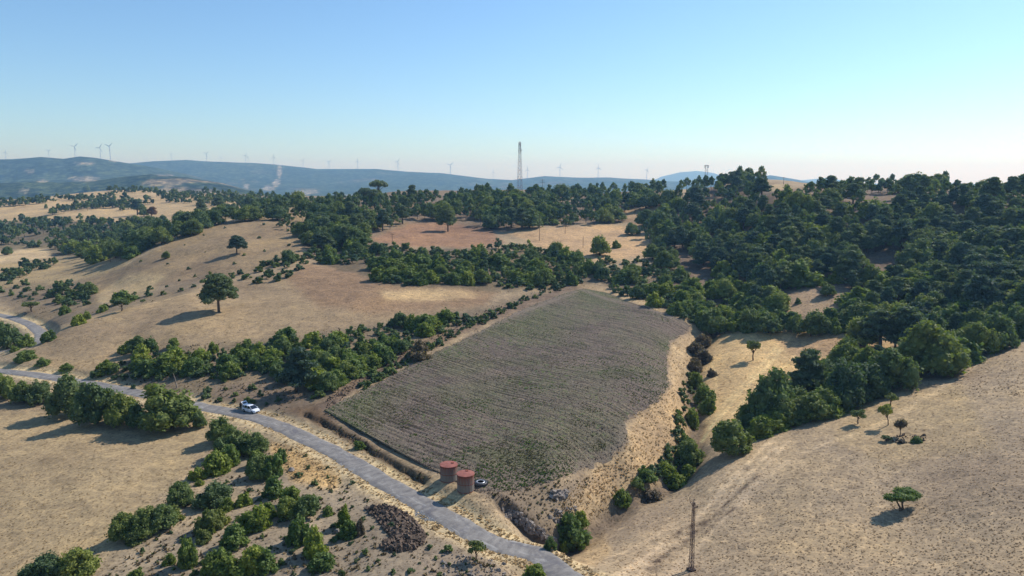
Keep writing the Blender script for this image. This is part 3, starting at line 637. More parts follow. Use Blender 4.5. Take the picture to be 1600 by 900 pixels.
    if kind == 'bigpine':   # the lone spreading pine on the slope, clear bole
        C = []; R = []
        for q_ in range(34):
            f = (q_+.5)/34; z = 3.9+6.6*f; rad = 4.6*sqrt(max(0, 1-f**1.6))*rng.uniform(.45, 1.0); a = q_*2.4
            r = rng.uniform(1.1, 1.6)*(1-.15*f); C.append((rad*cos(a), rad*sin(a), z)); R.append((r, r, r*.68))
        C = np.array(C); m_ = crown_mesh('crown', rng, C, np.array(R), 150, .36, F_PINE, up=.2, jit=1.1, asp=1.8, core=.74)
        t.tube([(0, 0, -.5), (.05, 0, 3.4), (0, .1, 6.5), (.1, 0, 10)], [.34, .27, .18, .07], 8)
        for c_ in C[::2]: t.tube([(0, 0, c_[2]-1.0), tuple(c_)], [.13, .04], 4, False)
        return t.mesh('trunk', M_BARK), m_, 11.0, 11.6
def proto(kind, k):
    if (kind, k) not in protos:
        tm, cm, w0, h0 = tree_parts(kind, k); co = np.empty(len(cm.vertices)*3, np.float32); cm.vertices.foreach_get('co', co); co = co.reshape(-1, 3)
        q_ = np.percentile(co, [1.5, 98.5], axis=0); w0 = (q_[1, 0]-q_[0, 0]+q_[1, 1]-q_[0, 1])/2; h0 = np.percentile(co[:, 2], 99); protos[(kind, k)] = (tm, cm, w0, h0)
    return protos[(kind, k)]
NV = dict(shrub=9, oak=5, pine=9, umbrella=2, olive=2, bare=1, lean=1, twisted=1, bigpine=1, pine_red=1)
NAME = dict(shrub='shrub', oak='oak_tree', pine='pine_tree', umbrella='umbrella_pine', olive='small_tree', bare='leafless_tree', lean='leaning_tree', twisted='field_tree', bigpine='pine_tree', pine_red='pine_tree')
n_placed = [0]
def plant(kind, x, y, wd, ht, label, group=None, rz=None, mat=None):
    k = n_placed[0] % NV[kind]; n_placed[0] += 1
    tm, cm, w0, h0 = proto(kind, k); z = float(hz(x, y)); rz = random.uniform(0, 2*pi) if rz is None else rz
    sc = (wd/w0, wd/w0, ht/h0)
    if tm is None:
        o = link(cm, NAME[kind]); o.location = (x, y, z-.1); o.rotation_euler = (0, 0, rz); o.scale = sc; tag(o, label, 'shrub', group)
        if mat: o.material_slots[0].link = 'OBJECT'; o.material_slots[0].material = mat
        return o
    r = empty(NAME[kind], (x, y, z-.08), rz, label, 'tree', group); r.scale = sc
    link(tm, 'trunk', r); o = link(cm, 'crown', r)
    if mat: o.material_slots[0].link = 'OBJECT'; o.material_slots[0].material = mat
    return r
def plant_px(kind, u, v, wpx, hpx, label, group=None, **kw):
    x, y, ok = cast(u, v); x, y = float(x[0]), float(y[0]); z = float(hz(x, y)); d = y*CP-(z-H)*SP
    return plant(kind, x, y, wpx*d/F, hpx*d/F, label, group, **kw)
# ---------------------------------------------------------------- single trees and bushes: kind, column, foot row, width, height (picture pixels of the photograph), label
SINGLE = [
 ('bigpine',342,488,62,60,'large lone pine with thick bare trunk on the open tan slope'),
 ('olive',190,486,24,19,'small low tree at the crest of the tan slope beside scrub'),
 ('olive',50,487,24,16,'pale olive-green tree above the bend of the far road'),
 ('twisted',1407,798,50,36,'lone twin-stemmed flat-topped tree on the dry hillside with round shadow'),
 ('olive',1177,563,22,31,'small light green tree alone in the pale clearing'),
 ('olive',1341,662,23,23,'small round tree below the tree belt on the dry hillside'),
 ('lean',1388,664,20,34,'small leaning tree with slanted trunk on the dry hillside'),
 ('olive',1392,634,19,20,'small round-topped tree highest of the four on the dry hillside'),
 ('bare',1406,681,18,28,'bare grey twiggy tree above the stones on the dry hillside'),
 ('pine',463,612,46,70,'tall dense pine standing on the bank above the road beside the brown field'),
 ('bigpine',370,397,31,29,'round dark tree alone on the second bare hill'),
 ('oak',259,404,11,11,'small round tree with long shadow on the second bare hill'),
 ('bigpine',700,362,34,36,'large dark pine standing in the reddish fallow patch'),
 ('oak',937,399,29,29,'round tree at the lower edge of the central pale meadow'),
 ('oak',988,367,22,18,'small round tree at the upper end of the central pale meadow'),
 ('shrub',963,387,13,11,'small pointed dark bush in the central pale meadow'),
 ('umbrella',592,322,27,40,'tallest umbrella pine on the skyline above the middle wood'),
 ('umbrella',572,326,22,32,'second umbrella pine on the skyline, lower than its neighbour'),
 ('pine',642,322,18,32,'conical dark pine on the skyline beside bare fields'),
 ('pine',932,388,1,1,''),
 ('umbrella',1127,287,17,24,'flat-topped pine leaning on the skyline of the wooded hill'),
 ('umbrella',1148,285,15,22,'flat-topped pine with thin crown next to the skyline leaning pine'),
 ('umbrella',1027,345,16,17,'crooked flat pine at the edge of the upper clearing'),
 ('pine_red',237,339,13,16,'browned thin-trunked pine in the far pale field'),
 ('pine',215,336,18,24,'dark pine on the far pale field beside a browned one'),
 ('oak',225,338,14,17,'rounder dark tree touching a pine on the far pale field'),
 ('oak',256,352,14,15,'round dark tree below the browned pine in the far fields'),
 ('oak',236,355,17,16,'dark bushy tree at the near edge of the far fields'),
 ('pine',316,337,17,27,'tall dark pine in the striped far field'),
 ('pine',341,328,19,22,'pine at the top of the striped far field'),
 ('oak',292,345,15,14,'low round tree below the tall pine in the striped field'),
 ('oak',11,398,16,12,'small tree on the pale field at the very left margin'),
 ('oak',72,326,5,7,'tiny lone bush on the far pale field at the left'),
 ('oak',135,299,9,9,'single dark tree on the far left skyline field'),
 ('olive',1385,690,16,10,'low dark scrub among stones on the dry hillside'),
 ('shrub',1432,691,16,9,'dark green low bush at the stones on the dry hillside'),
 ('shrub',1408,692,12,7,'small reddish bush between the stones on the dry hillside'),
 ('oak',1143,708,66,58,'big rounded bush standing alone at the mouth of the pale clearing'),
 # tree belt along the gully on the right
 ('oak',1203,662,64,80,'tall dark round tree at the lower end of the hillside tree belt'),
 ('oak',1240,650,48,44,'dark bushy tree second from the lower end of the hillside belt'),
 ('pine',1264,632,50,86,'tall green conical pine rising above the hillside tree belt'),
 ('oak',1285,650,46,40,'low dark oak in the shadow line of the hillside belt'),
 ('oak',1322,636,64,66,'grey-green broad tree in the middle of the hillside belt'),
 ('oak',1292,610,40,44,'small dark tree behind the grey-green one in the hillside belt'),
 ('oak',1358,622,52,52,'dark leafy tree just above the grey-green one in the belt'),
 ('oak',1392,608,62,62,'bright green wide tree in the upper middle of the hillside belt'),
 ('oak',1350,590,46,46,'dark tree behind the bright green one in the hillside belt'),
 ('oak',1328,572,38,42,'round dark tree facing the pale clearing behind the belt'),
 ('oak',1455,586,88,80,'large pale olive-green tree at the upper bend of the hillside belt'),
 ('oak',1492,562,40,44,'small dark round tree above the large pale one in the belt'),
 ('oak',1524,556,48,50,'dark tree next to last group at the top of the hillside belt'),
 ('oak',1558,546,56,54,'wide dark round tree near the top end of the hillside belt'),
 ('oak',1585,528,50,48,'last dark tree at the top end of the hillside belt'),
 ('pine',1375,545,56,62,'dark broad pine at the back of the clearing above the belt'),
 ('oak',1345,540,46,42,'dark green tree at the inner corner of the pale clearing'),
 ('pine',1415,548,58,70,'tallest dark pine between the clearing and the belt'),
 ('oak',1450,540,50,48,'dark oak behind the large pale olive-green tree'),
 ('oak',1268,524,42,36,'broad dark bush at the upper edge of the pale clearing'),
 ('oak',1200,520,38,30,'low dark bush where the pale clearing meets the wood'),
 ('oak',1172,516,34,32,'dark bush at the upper left corner of the pale clearing'),
 ('oak',1240,518,26,26,'smaller bush between two broad ones at the clearing edge'),
 ('shrub',1305,520,20,22,'small upright bush above the pale clearing'),
 ('shrub',1298,504,26,22,'round bush below the bare rocky patch'),
 ('oak',1293,462,22,20,'dark bush at the top of the bare rocky patch'),
 ('shrub',1247,474,9,9,'single small bush inside the bare rocky patch'),
 ('shrub',1333,481,10,13,'dark upright bush on the bare rocky patch, upper one'),
 ('shrub',1341,492,13,13,'dark bush on the bare rocky patch, lower one'),
 # gully
 ('oak',1110,522,44,38,'dark bush overhanging the top of the gully'),
 ('shrub',1089,603,27,25,'round green bush topmost in the gully beside the field'),
 ('shrub',1100,628,34,28,'second round bush down the gully beside the field'),
 ('shrub',1105,644,28,26,'third bush down the gully, leaning to the clearing'),
 ('shrub',1079,664,27,28,'dark round bush on the field side of the gully'),
 ('oak',1078,728,46,46,'dense dark bush in the lower gully above its bend'),
 ('shrub',1072,700,30,26,'dark bush just above the dense one in the lower gully'),
 ('shrub',1052,758,40,28,'flat green bush at the bend of the gully'),
 ('shrub',1072,746,30,24,'green bush tucked under the dense gully bush'),
 ('shrub',972,788,27,26,'small dark green bush at the lower gully foot'),
 ('olive',996,776,20,30,'thin grey-green sapling beside the small dark gully bush'),
 ('shrub',1018,780,34,16,'purplish dry bush in the lower gully'),
 ('shrub',893,846,50,42,'big green bush in the hollow beside the road'),
 ('shrub',908,818,22,20,'green bush top rising behind the hollow bush'),
 ('shrub',860,856,20,18,'small green bush in the ditch by the road'),
 ('shrub',880,861,15,15,'smallest bush beside the road below the hollow'),
 ('shrub',1112,588,16,12,'low dry bush on the gully rim by the clearing'),
 ('shrub',1096,540,26,18,'purplish dry bush highest in the gully under the clearing rim'),
 ('shrub',1086,556,26,20,'purplish dry bush beside the ploughed field in the upper gully'),
 ('shrub',1098,568,30,22,'widest purplish dry bush in the upper gully'),
 ('shrub',1084,580,24,18,'lowest purplish dry bush of the upper gully'),
 ('shrub',655,560,34,26,'dry bush heap on the rubble above the ploughed field'),
 # road side trees on the left
 ('oak',108,650,60,66,'big grey-green tree by the road, leftmost of the row of three'),
 ('oak',150,662,62,66,'broad dark tree in the middle of the roadside row'),
 ('oak',188,664,50,50,'lower dark tree filling the roadside row'),
 ('oak',215,668,34,40,'small dark oak between the two big roadside crowns'),
 ('oak',264,670,88,70,'widest dark round tree at the roadside before the white car'),
 ('oak',312,668,22,26,'small bush at the foot of the widest roadside tree'),
 ('oak',8,622,42,40,'bright green tree below the road at the very left margin'),
 ('oak',37,628,36,34,'green tree below the road second from the left margin'),
 ('oak',62,630,38,34,'darker green tree below the road next to the big grey-green one'),
 ('oak',12,545,40,42,'grove tree with bare stems inside the far road bend'),
 ('shrub',44,541,27,18,'dark round bush at the side of the far road bend'),
 ('shrub',75,532,22,16,'dark bush on the spur above the far road bend'),
 ('shrub',22,549,13,10,'tiny bush between the two arms of the far road'),
 ('shrub',122,507,19,15,'dark bush on the crest rim above the far road'),
 ('shrub',136,499,11,12,'small upright bush beside the crest-rim bush'),
 ('shrub',160,487,17,11,'low grey bush on the crest rim near the small low tree'),
 ('shrub',101,491,16,13,'round bush with shadow in the scrub behind the crest'),
 ('shrub',195,472,36,17,'wide dark bush in the scrub behind the small low tree'),
 ('shrub',40,562,30,14,'low scrub on the spur tip above the near road'),
 ('shrub',66,570,22,11,'second low scrub on the spur tip above the near road'),
 ('shrub',104,578,20,10,'small scrub at the slope foot above the near road'),
 ('shrub',200,550,24,17,'bush at the upper left corner of the bank thicket'),
 ('oak',218,552,30,26,'dark bushy top of the upper left clump above the thicket'),
 ('shrub',236,548,20,19,'bush at the clump edge next to the open tan slope'),
 ('shrub',270,542,19,14,'single bush standing apart at the tan slope margin'),
 ('shrub',333,551,15,16,'small upright bush standing apart above the thicket'),
 ('shrub',372,552,20,14,'dark bush with long shadow at the thicket top'),
 ('shrub',385,549,18,18,'bush touching the long-shadow bush at the thicket top'),
 # lower left: chain of bushes along the meadow
 ('oak',345,690,44,40,'dark bush just below the road opposite the white car'),
 ('oak',372,708,48,42,'dark green bush second down the chain from the road'),
 ('oak',350,716,34,34,'green bush facing the meadow in the upper chain'),
 ('oak',398,708,40,32,'bush on the road side of the upper chain'),
 ('shrub',340,738,42,34,'greyish-green round bush on the meadow margin'),
 ('shrub',357,726,36,34,'dark bush behind the greyish-green one on the meadow margin'),
 ('shrub',309,748,26,20,'small bush sticking out into the meadow'),
 ('shrub',312,758,14,10,'tiny bush below the one sticking out into the meadow'),
 ('oak',284,788,40,36,'brownish-green bush in the middle of the meadow margin'),
 ('shrub',274,812,28,24,'light green bush under the brownish-green one'),
 ('oak',333,789,52,34,'wide grey-green bush beside the bare earth slope'),
 ('oak',252,826,46,42,'dark bush at the right end of the long dark clump'),
 ('oak',226,836,46,44,'dark bush in the middle of the long dark clump'),
 ('oak',196,842,42,42,'dark bush at the left end of the long dark clump'),
 ('shrub',210,848,26,20,'light bush at the foot of the long dark clump'),
 ('shrub',327,829,40,36,'bright green bush on the bare earth slope'),
 ('shrub',346,818,26,24,'yellowish bush stuck to the bright green one'),
 ('shrub',317,846,24,20,'small bush below the bright green one on bare earth'),
 ('shrub',368,850,44,34,'dark bluish bush in the centre of the bare earth slope'),
 ('shrub',392,826,40,32,'bush above the dark bluish one on bare earth'),
 ('shrub',355,796,24,20,'low bush beside the wide grey-green one'),
 ('shrub',380,788,26,18,'low bush along the path on bare earth'),
 ('shrub',294,884,28,44,'tall narrow bush with long shadow on bare earth'),
 ('shrub',265,880,20,18,'small bush at the shadow side of the tall narrow one'),
 ('shrub',335,892,40,34,'dark bush next to the tall narrow one'),
 ('shrub',362,900,46,34,'broad bush at the bottom of the bare earth slope'),
 ('shrub',395,890,40,38,'dark bush above the broad bottom bush'),
 ('shrub',418,890,38,34,'bush at the lower right of the dense bottom clump'),
 ('shrub',402,870,26,20,'small bush joining the dense bottom clump'),
 ('shrub',212,902,24,14,'cut-off bush at the bottom edge on grey dirt'),
 ('oak',67,912,66,46,'grey-green round bush at the bottom left corner'),
 ('oak',124,900,56,50,'dark spreading bush beside the bottom left corner bush'),
 ('oak',405,746,40,36,'dark bush of the inner clump beside the straw bank'),
 ('shrub',426,744,34,36,'upright bush at the straw bank'),
 ('shrub',438,722,22,22,'small bush at the top of the straw bank'),
 ('shrub',400,728,28,24,'bush on the inner path below the road'),
 ('shrub',430,774,38,32,'dark bush in the middle of the inner clump'),
 ('shrub',455,786,32,30,'bush on the open side of the inner clump'),
 ('oak',478,806,40,36,'dark round bush at the tip of the inner clump'),
 ('oak',450,808,36,34,'dark bush behind the tip of the inner clump'),
 ('shrub',408,822,36,34,'dark bush west of the inner clump tip'),
 ('shrub',422,806,26,24,'bush joining the inner clump to its west neighbour'),
 ('shrub',466,848,38,40,'slanting bush below the inner clump'),
 ('shrub',493,866,38,44,'dense pointed bush below the slanting one'),
 ('shrub',504,884,42,22,'flat spreading bush lowest of the pointed group'),
 ('shrub',513,804,18,14,'little dark bush on a dirt mound'),
 ('shrub',538,822,24,34,'tall ragged bush near the stone heap'),
 ('shrub',545,838,32,28,'wide green bush near the stone heap'),
 ('shrub',562,836,14,26,'thin dry bush nearest the stone heap'),
 ('olive',744,876,26,32,'feathery grey-green sapling between the stone heap and the road'),
 ('shrub',835,902,34,20,'green bush at the bottom margin by the road'),
 ('shrub',562,700,18,12,'small green bush on the cut edge above the road'),
 ('shrub',388,630,16,11,'bright light green bush behind the white car'),
]
for kd, u, v, wp, hp, lab in SINGLE:
    if wp < 2: continue
    mt = None
    if 'purplish' in lab or 'dry bush' in lab or 'small reddish' in lab: mt = F_DRY
    wp *= .94
    if kd == 'bigpine': wp *= .86
    if 960 < u < 1150 and v > 590: wp *= .9; hp *= .88
    if kd in ('shrub', 'oak') and v > 600 and u < 620: wp *= .92; hp *= .95
    if kd == 'shrub' and ('bright' in lab or 'yellowish' in lab or 'light' in lab): mt = F_OLIVE
    if 'pale olive-green tree at the upper bend' in lab or 'grey-green' in lab and kd == 'oak': mt = F_PALE
    if 'skyline of the wooded hill' in lab or 'next to the skyline' in lab:
        plant(kd, (u-800)/F*470, 470, wp*470/F, hp*470/F, lab); continue
    plant_px(kd, u, v, wp, hp, lab, mat=mt)
SPOT = [(u, v-hp*.35, wp) for kd, u, v, wp, hp, lab in SINGLE]
# ---------------------------------------------------------------- woods and thickets: area, kinds, spacing in view, size in metres
WOODS = [
 ('wood on the big hill', [(1005,352),(1040,325),(1080,305),(1120,292),(1190,300),(1240,308),(1300,306),(1370,298),(1420,294),(1490,300),(1610,306),(1650,330),(1650,520),(1600,515),(1560,498),(1480,486),(1440,478),(1380,442),(1330,452),(1270,440),(1210,462),(1140,445),(1090,415),(1050,385)], dict(pine=.78, oak=.10, shrub=.12), 13.5, 8.2, (5.8, 9.6),
   [[(1180,288),(1250,294),(1240,306),(1195,318)],[(1100,375),(1125,370),(1130,382),(1105,388)],[(1250,385),(1280,380),(1285,392),(1255,396)],[(1345,305),(1405,312),(1400,345),(1345,338)],[(1332,398),(1425,396),(1418,444),(1338,446)],[(1320,338),(1362,338),(1360,366),(1320,362)],[(1475,328),(1535,328),(1530,358),(1475,354)],[(1190,320),(1240,320),(1236,350),(1190,348)]]),
 ('wood on the hilltop', [(1060,300),(1100,286),(1190,282),(1200,292),(1150,300)], dict(pine=.9, oak=.1), 9, 5, (7, 10), []),
 ('hilltop skyline pines', [(1280,300),(1340,290),(1420,283),(1480,288),(1480,300),(1280,306)], dict(pine=.9, oak=.1), 11, 4, (5, 8), []),
 ('green scrub above the gully', [(950,436),(985,424),(1040,428),(1100,450),(1165,478),(1205,482),(1222,512),(1140,516),(1100,512),(1050,492),(1000,470),(955,452)], dict(shrub=.85, oak=.15), 12, 7, (3.6, 5.4), [[(1080,472),(1120,468),(1140,480),(1110,488)]]),
 ('scrub under the big wood', [(1100,440),(1150,452),(1210,470),(1215,500),(1190,500),(1150,480)], dict(shrub=.5, oak=.4, pine=.1), 13, 8, (4, 6.5), []),
 ('thicket right of the rocky patch', [(1335,470),(1380,446),(1440,478),(1500,490),(1560,505),(1600,520),(1590,530),(1540,520),(1480,535),(1400,545),(1340,530),(1330,515)], dict(oak=.5, pine=.3, shrub=.2), 18, 10, (5, 7.5), []),
 ('scrub on the rocky patch', [(1240,500),(1330,500),(1335,524),(1160,520),(1160,505)], dict(shrub=1.), 22, 10, (3, 4.5), []),
 ('central dark scrub belt', [(492,408),(520,392),(560,384),(650,390),(700,402),(780,384),(850,388),(900,410),(925,428),(905,444),(840,456),(800,452),(770,446),(700,444),(640,446),(592,442),(600,424),(560,412),(500,412)], dict(shrub=.8, oak=.2), 10.5, 6, (3.6, 5.6), []),
 ('scrub before the central meadow', [(905,412),(950,408),(1010,410),(1040,425),(1000,432),(940,440),(925,428)], dict(shrub=.6, oak=.4), 16, 8, (3.6, 5.5), [[(985,415),(1010,412),(1010,430),(990,430)]]),
 ('middle pine wood', [(480,372),(500,340),(530,325),(570,316),(640,318),(700,318),(760,312),(830,312),(900,310),(960,308),(1020,306),(1050,318),(1000,330),(960,334),(960,350),(900,354),(855,352),(800,362),(775,362),(745,350),(705,348),(650,345),(620,356),(572,372),(560,386),(500,398)], dict(pine=.62, oak=.28, shrub=.1), 11, 6, (6.5, 10), [[(660,322),(700,318),(700,332),(660,336)],[(600,366),(640,352),(660,360),(620,376)]]),
 ('slope trees above the second hill', [(425,345),(480,330),(520,345),(540,385),(490,402),(470,372),(430,360)], dict(oak=.55, pine=.25, shrub=.2), 13, 8, (4.5, 7.5), []),
 ('skyline trees of the plateau', [(420,318),(560,312),(760,307),(1040,298),(1040,304),(760,314),(560,322),(420,326)], dict(pine=.5, oak=.5), 9, 4, (6, 9), [[(600,300),(720,300),(720,316),(600,316)]]),
 ('meadow edge trees', [(1005,366),(1050,372),(1060,400),(1040,424),(1012,410),(1015,385)], dict(oak=.7, pine=.3), 15, 9, (5.5, 8), []),
 ('hollow hedge of the first slope', [(330,444),(385,425),(470,405),(478,412),(470,430),(420,444),(360,440)], dict(shrub=.8, oak=.2), 15, 8, (3, 5), []),
 ('hedge on the second hill foot', [(400,418),(440,405),(500,394),(500,402),(440,414)], dict(shrub=1.), 10, 5, (3, 4.4), []),
 ('valley wood behind the second hill', [(0,352),(40,345),(120,345),(170,352),(250,352),(330,352),(345,348),(300,368),(240,385),(205,405),(150,412),(110,400),(75,388),(0,384),(-60,384),(-60,352)], dict(oak=.45, pine=.40, shrub=.15), 9, 5, (6, 10), [[(30,372),(70,368),(90,380),(40,388)],[(160,368),(180,364),(185,372),(160,376)]]),
 ('hedge below the valley field', [(0,436),(30,420),(80,408),(95,412),(40,430),(0,444)], dict(oak=.6, shrub=.4), 10, 5, (4.5, 7), []),
 ('upper field hedge', [(-40,320),(30,318),(90,311),(90,315),(30,323),(-40,328)], dict(oak=.9, pine=.1), 7, 3, (7, 11), []),
 ('skyline hedge of the far fields', [(95,311),(180,308),(185,312),(95,314)], dict(oak=1.), 7, 3, (7, 11), []),
 ('middle field hedge', [(80,336),(130,330),(210,322),(210,317),(140,325),(85,331)], dict(oak=.8, pine=.2), 6, 3, (8, 12), []),
 ('hedge by the striped field', [(145,310),(170,318),(150,328),(140,322)], dict(oak=1.), 6, 3, (7, 10), []),
 ('far wood at the field corner', [(165,296),(225,296),(240,302),(180,304)], dict(oak=.7, pine=.3), 6, 3, (7, 10), []),
 ('wood along the far plateau rim', [(240,308),(330,305),(430,314),(470,320),(440,326),(330,322),(260,316)], dict(oak=.6, pine=.4), 7, 3, (7, 11), []),
 ('wood at the end of the striped field', [(338,345),(352,332),(400,322),(470,322),(530,326),(480,332),(420,340),(360,350)], dict(oak=.6, pine=.4), 8, 4, (6, 9), []),
 ('orchard trees of the far fields', [(180,322),(235,312),(240,318),(190,332)], dict(oak=1.), 10, 5, (6, 9), []),
 ('scrub behind the crest', [(20,440),(75,450),(140,465),(150,478),(100,478),(50,470),(0,468),(0,445)], dict(shrub=.9, oak=.1), 15, 8, (2.4, 4.5), []),
 ('dark clump behind the crest', [(76,462),(84,450),(120,448),(140,462),(130,474),(85,472)], dict(shrub=.7, oak=.3), 11, 7, (4, 5.5), []),
 ('rocky scrub beside the crest', [(150,478),(200,462),(260,446),(300,430),(340,432),(300,452),(220,474),(170,484)], dict(shrub=1.), 22, 9, (1.4, 3.2), []),
 ('hillside tree belt', [(1180,690),(1235,662),(1300,650),(1350,624),(1420,586),(1480,574),(1560,548),(1590,522),(1560,520),(1480,545),(1400,565),(1330,570),(1270,605),(1190,640),(1165,680)], dict(oak=.55, shrub=.35, pine=.1), 18, 11, (3.6, 6), []),
 ('bank thicket', [(150,592),(175,575),(210,560),(245,560),(262,552),(340,560),(380,562),(400,545),(440,530),(520,540),(560,520),(600,508),(650,512),(648,530),(610,548),(570,585),(500,600),(450,600),(400,580),(380,592),(330,600),(290,590),(240,596),(180,592)], dict(shrub=.84, oak=.16), 14, 8.5, (2.2, 4.1), [[(370,595),(440,590),(440,620),(370,610)]]),
 ('thicket beside the tall bank pine', [(484,618),(500,588),(560,572),(600,545),(640,532),(640,545),(590,585),(540,600),(500,625)], dict(shrub=.8, oak=.2), 15, 8, (2.6, 4.2), []),
 ('bush row above the ploughed field', [(618,500),(660,508),(720,496),(740,492),(738,502),(690,520),(660,525),(620,512)], dict(shrub=.85, oak=.15), 14, 7, (3, 4.6), []),
 ('bushes on the upper field margin', [(735,506),(790,478),(818,468),(815,476),(750,508)], dict(shrub=1.), 12, 6, (2, 3.4), []),
 ('brush on the rubble ridge', [(560,604),(640,556),(740,500),(820,468),(880,444),(884,450),(820,474),(745,510),(645,566),(570,610)], dict(shrub=1.), 9, 4.5, (1.1, 2.4), []),
 ('sparse bushes of the second hill', [(210,405),(280,375),(340,356),(440,345),(470,380),(400,410),(300,425),(230,425)], dict(shrub=1.), 34, 15, (.8, 1.8), []),
 ('low bushes of the roadside bank', [(180,600),(300,610),(380,600),(440,625),(420,640),(330,625),(200,608)], dict(shrub=1.), 22, 9, (.9, 2.2), []),
 ('weedy tufts of the gully', [(1085,540),(1100,560),(1085,590),(1070,650),(1060,730),(1000,770),(990,760),(1050,700),(1068,600)], dict(shrub=1.), 10, 7, (1.2, 2.5), []),
 ('tiny bushes on the bare earth', [(200,880),(340,760),(480,700),(560,760),(760,900),(200,900)], dict(shrub=1.), 27, 15, (.4, 1.2), []),
]
if True:
    pass
def darts(P, dx, dy, holes, rng, tries=9):
    P = np.array(P, float); x0, y0 = P.min(0); x1, y1 = P.max(0); n_ = int((x1-x0)*(y1-y0)/(dx*dy)*tries)+20
    U = rng.uniform(x0, x1, n_); Vv = rng.uniform(y0, y1, n_); ok = in_poly(U, Vv, [tuple(p) for p in P])
    for h_ in holes: ok &= ~in_poly(U, Vv, h_)
    U, Vv = U[ok], Vv[ok]; kept = []; cells = {}
    for a_, b_ in zip(U, Vv):
        ci, cj = int(a_//dx), int(b_//dy); bad = False
        for i_ in (-1, 0, 1):
            for j_ in (-1, 0, 1):
                for (p_, q_) in cells.get((ci+i_, cj+j_), ()):
                    if ((a_-p_)/dx)**2+((b_-q_)/dy)**2 < 1: bad = True; break
                if bad: break
            if bad: break
        if not bad: cells.setdefault((ci, cj), []).append((a_, b_)); kept.append((a_, b_))
    return kept
cand = []
for wi, (wname, P, kinds, dx, dy, sz, holes) in enumerate(WOODS):
    rng = np.random.default_rng(100+wi); pp = darts(P, dx, dy, holes, rng)
    if not pp: continue
    U = np.array([p[0] for p in pp]); Vv = np.array([p[1] for p in pp]); X, Y, ok = cast(U, Vv)
    ks = list(kinds); pr = np.array([kinds[k] for k in ks]); pr /= pr.sum()
    for u_, v_, x_, y_, o_ in zip(U, Vv, X, Y, ok):
        if not o_ or hypot(x_, y_) > 1650: continue
        if 'thicket' in wname or wi > 28 or 'edge' in wname:
            if any(abs(u_-a_) < w_*.32 and abs(v_-b_-4) < w_*.25 for a_, b_, w_ in SPOT): continue
        kd = ks[int(rng.choice(len(ks), p=pr))]; z_ = float(hz(x_, y_)); d_ = y_*CP-(z_-H)*SP
        h_ = float(rng.uniform(*sz)*rng.choice([.75, 1, 1, 1.15])); 
        if kd == 'shrub': wd_ = h_*rng.uniform(1.0, 1.4); h_ *= .85
        elif kd == 'oak': wd_ = h_*rng.uniform(.95, 1.25); h_ *= .92
        else: wd_ = h_*rng.uniform(.55, .8); h_ *= 1.05
        cand.append(dict(k=kd, u=float(u_), v=float(v_), x=float(x_), y=float(y_), w=wd_, h=h_, px=h_*F/d_, wood=wname))
# the largest 300 of a kind are things of their own, the rest one mass
LANDMARKS = [('the tall lattice mast', 812, 300), ('the top corner of the ploughed field', 912, 448), ('the lone slope pine', 342, 480), ('the parked white car', 390, 640),
 ('the pale central meadow', 905, 375), ('the reddish fallow patch', 690, 370), ('the bare rocky patch', 1290, 468), ('the pale clearing', 1200, 545), ('the small lattice mast', 1100, 285),
 ('the summit of the wooded hill', 1420, 285), ('the round tree on the second hill', 370, 390), ('the far road bend', 50, 520), ('the striped far field', 290, 330), ('the tall bank pine', 463, 590),
 ('the umbrella pines', 590, 315), ('the upper clearing', 1010, 335), ('the skyline flat-topped pines', 1138, 282), ('the browned pine', 237, 335), ('the clearing below the wooded hilltop', 1380, 418),
 ('the bright road corner', 20, 600), ('the large pale olive-green tree', 1455, 560), ('the slender meadow pole', 911, 378), ('the gully head', 1110, 510), ('the crest-rim small tree', 190, 478), ('the twin field corner', 500, 630)]
LANDMARKS = [l for l in LANDMARKS if l[0] not in ('the bright road corner', 'the twin field corner')]
ONES = 'first second third fourth fifth sixth seventh eighth ninth tenth eleventh twelfth thirteenth fourteenth fifteenth sixteenth seventeenth eighteenth nineteenth'.split()
TENS = 'twenty thirty forty fifty sixty seventy eighty ninety'.split()
def ordinal(n_):
    if n_ <= 19: return ONES[n_-1]
    t_, o_ = divmod(n_, 10); s_ = TENS[min(t_-2, 7)]
    return s_[:-1]+'ieth' if o_ == 0 else s_+'-'+ONES[o_-1]
singles_n = {}
for s_ in SINGLE: singles_n[s_[0]] = singles_n.get(s_[0], 0)+1
limit = dict(pine=285, shrub=300-singles_n['shrub'], oak=300-singles_n['oak'])
cand.sort(key=lambda c_: -c_['px']); own = []; rest = []; cnt = {}
for c_ in cand:
    cnt[c_['k']] = cnt.get(c_['k'], 0)+1
    (own if cnt[c_['k']] <= limit[c_['k']] and c_['px'] > 3 else rest).append(c_)
KW = dict(pine='pine', oak='broad-crowned tree', shrub='bush')
bins = {}
for c_ in own:
    lm = min(LANDMARKS, key=lambda l: hypot(c_['u']-l[1], (c_['v']-l[2])*1.5)); du, dv = c_['u']-lm[1], (c_['v']-lm[2])*1.8
    c_['dist'] = hypot(du, dv); c_['dir'] = ('right of' if du > 0 else 'left of') if abs(du) > abs(dv) else ('below' if dv > 0 else 'above')
    c_['lm'] = lm[0]; bins.setdefault((c_['k'], c_['lm'], c_['dir']), []).append(c_)
for (k_, lm, di), L_ in bins.items():
    L_.sort(key=lambda c_: c_['dist']); med = sorted(c_['h'] for c_ in L_)[len(L_)//2]
    for i_, c_ in enumerate(L_):
        sz_ = 'large' if c_['h'] > med*1.15 else 'small' if c_['h'] < med*.85 else 'dark'
        c_['label'] = f"{sz_} {KW[k_]} {di} {lm}, {'nearest to it' if i_ == 0 else ordinal(i_+1)+' nearest'}"
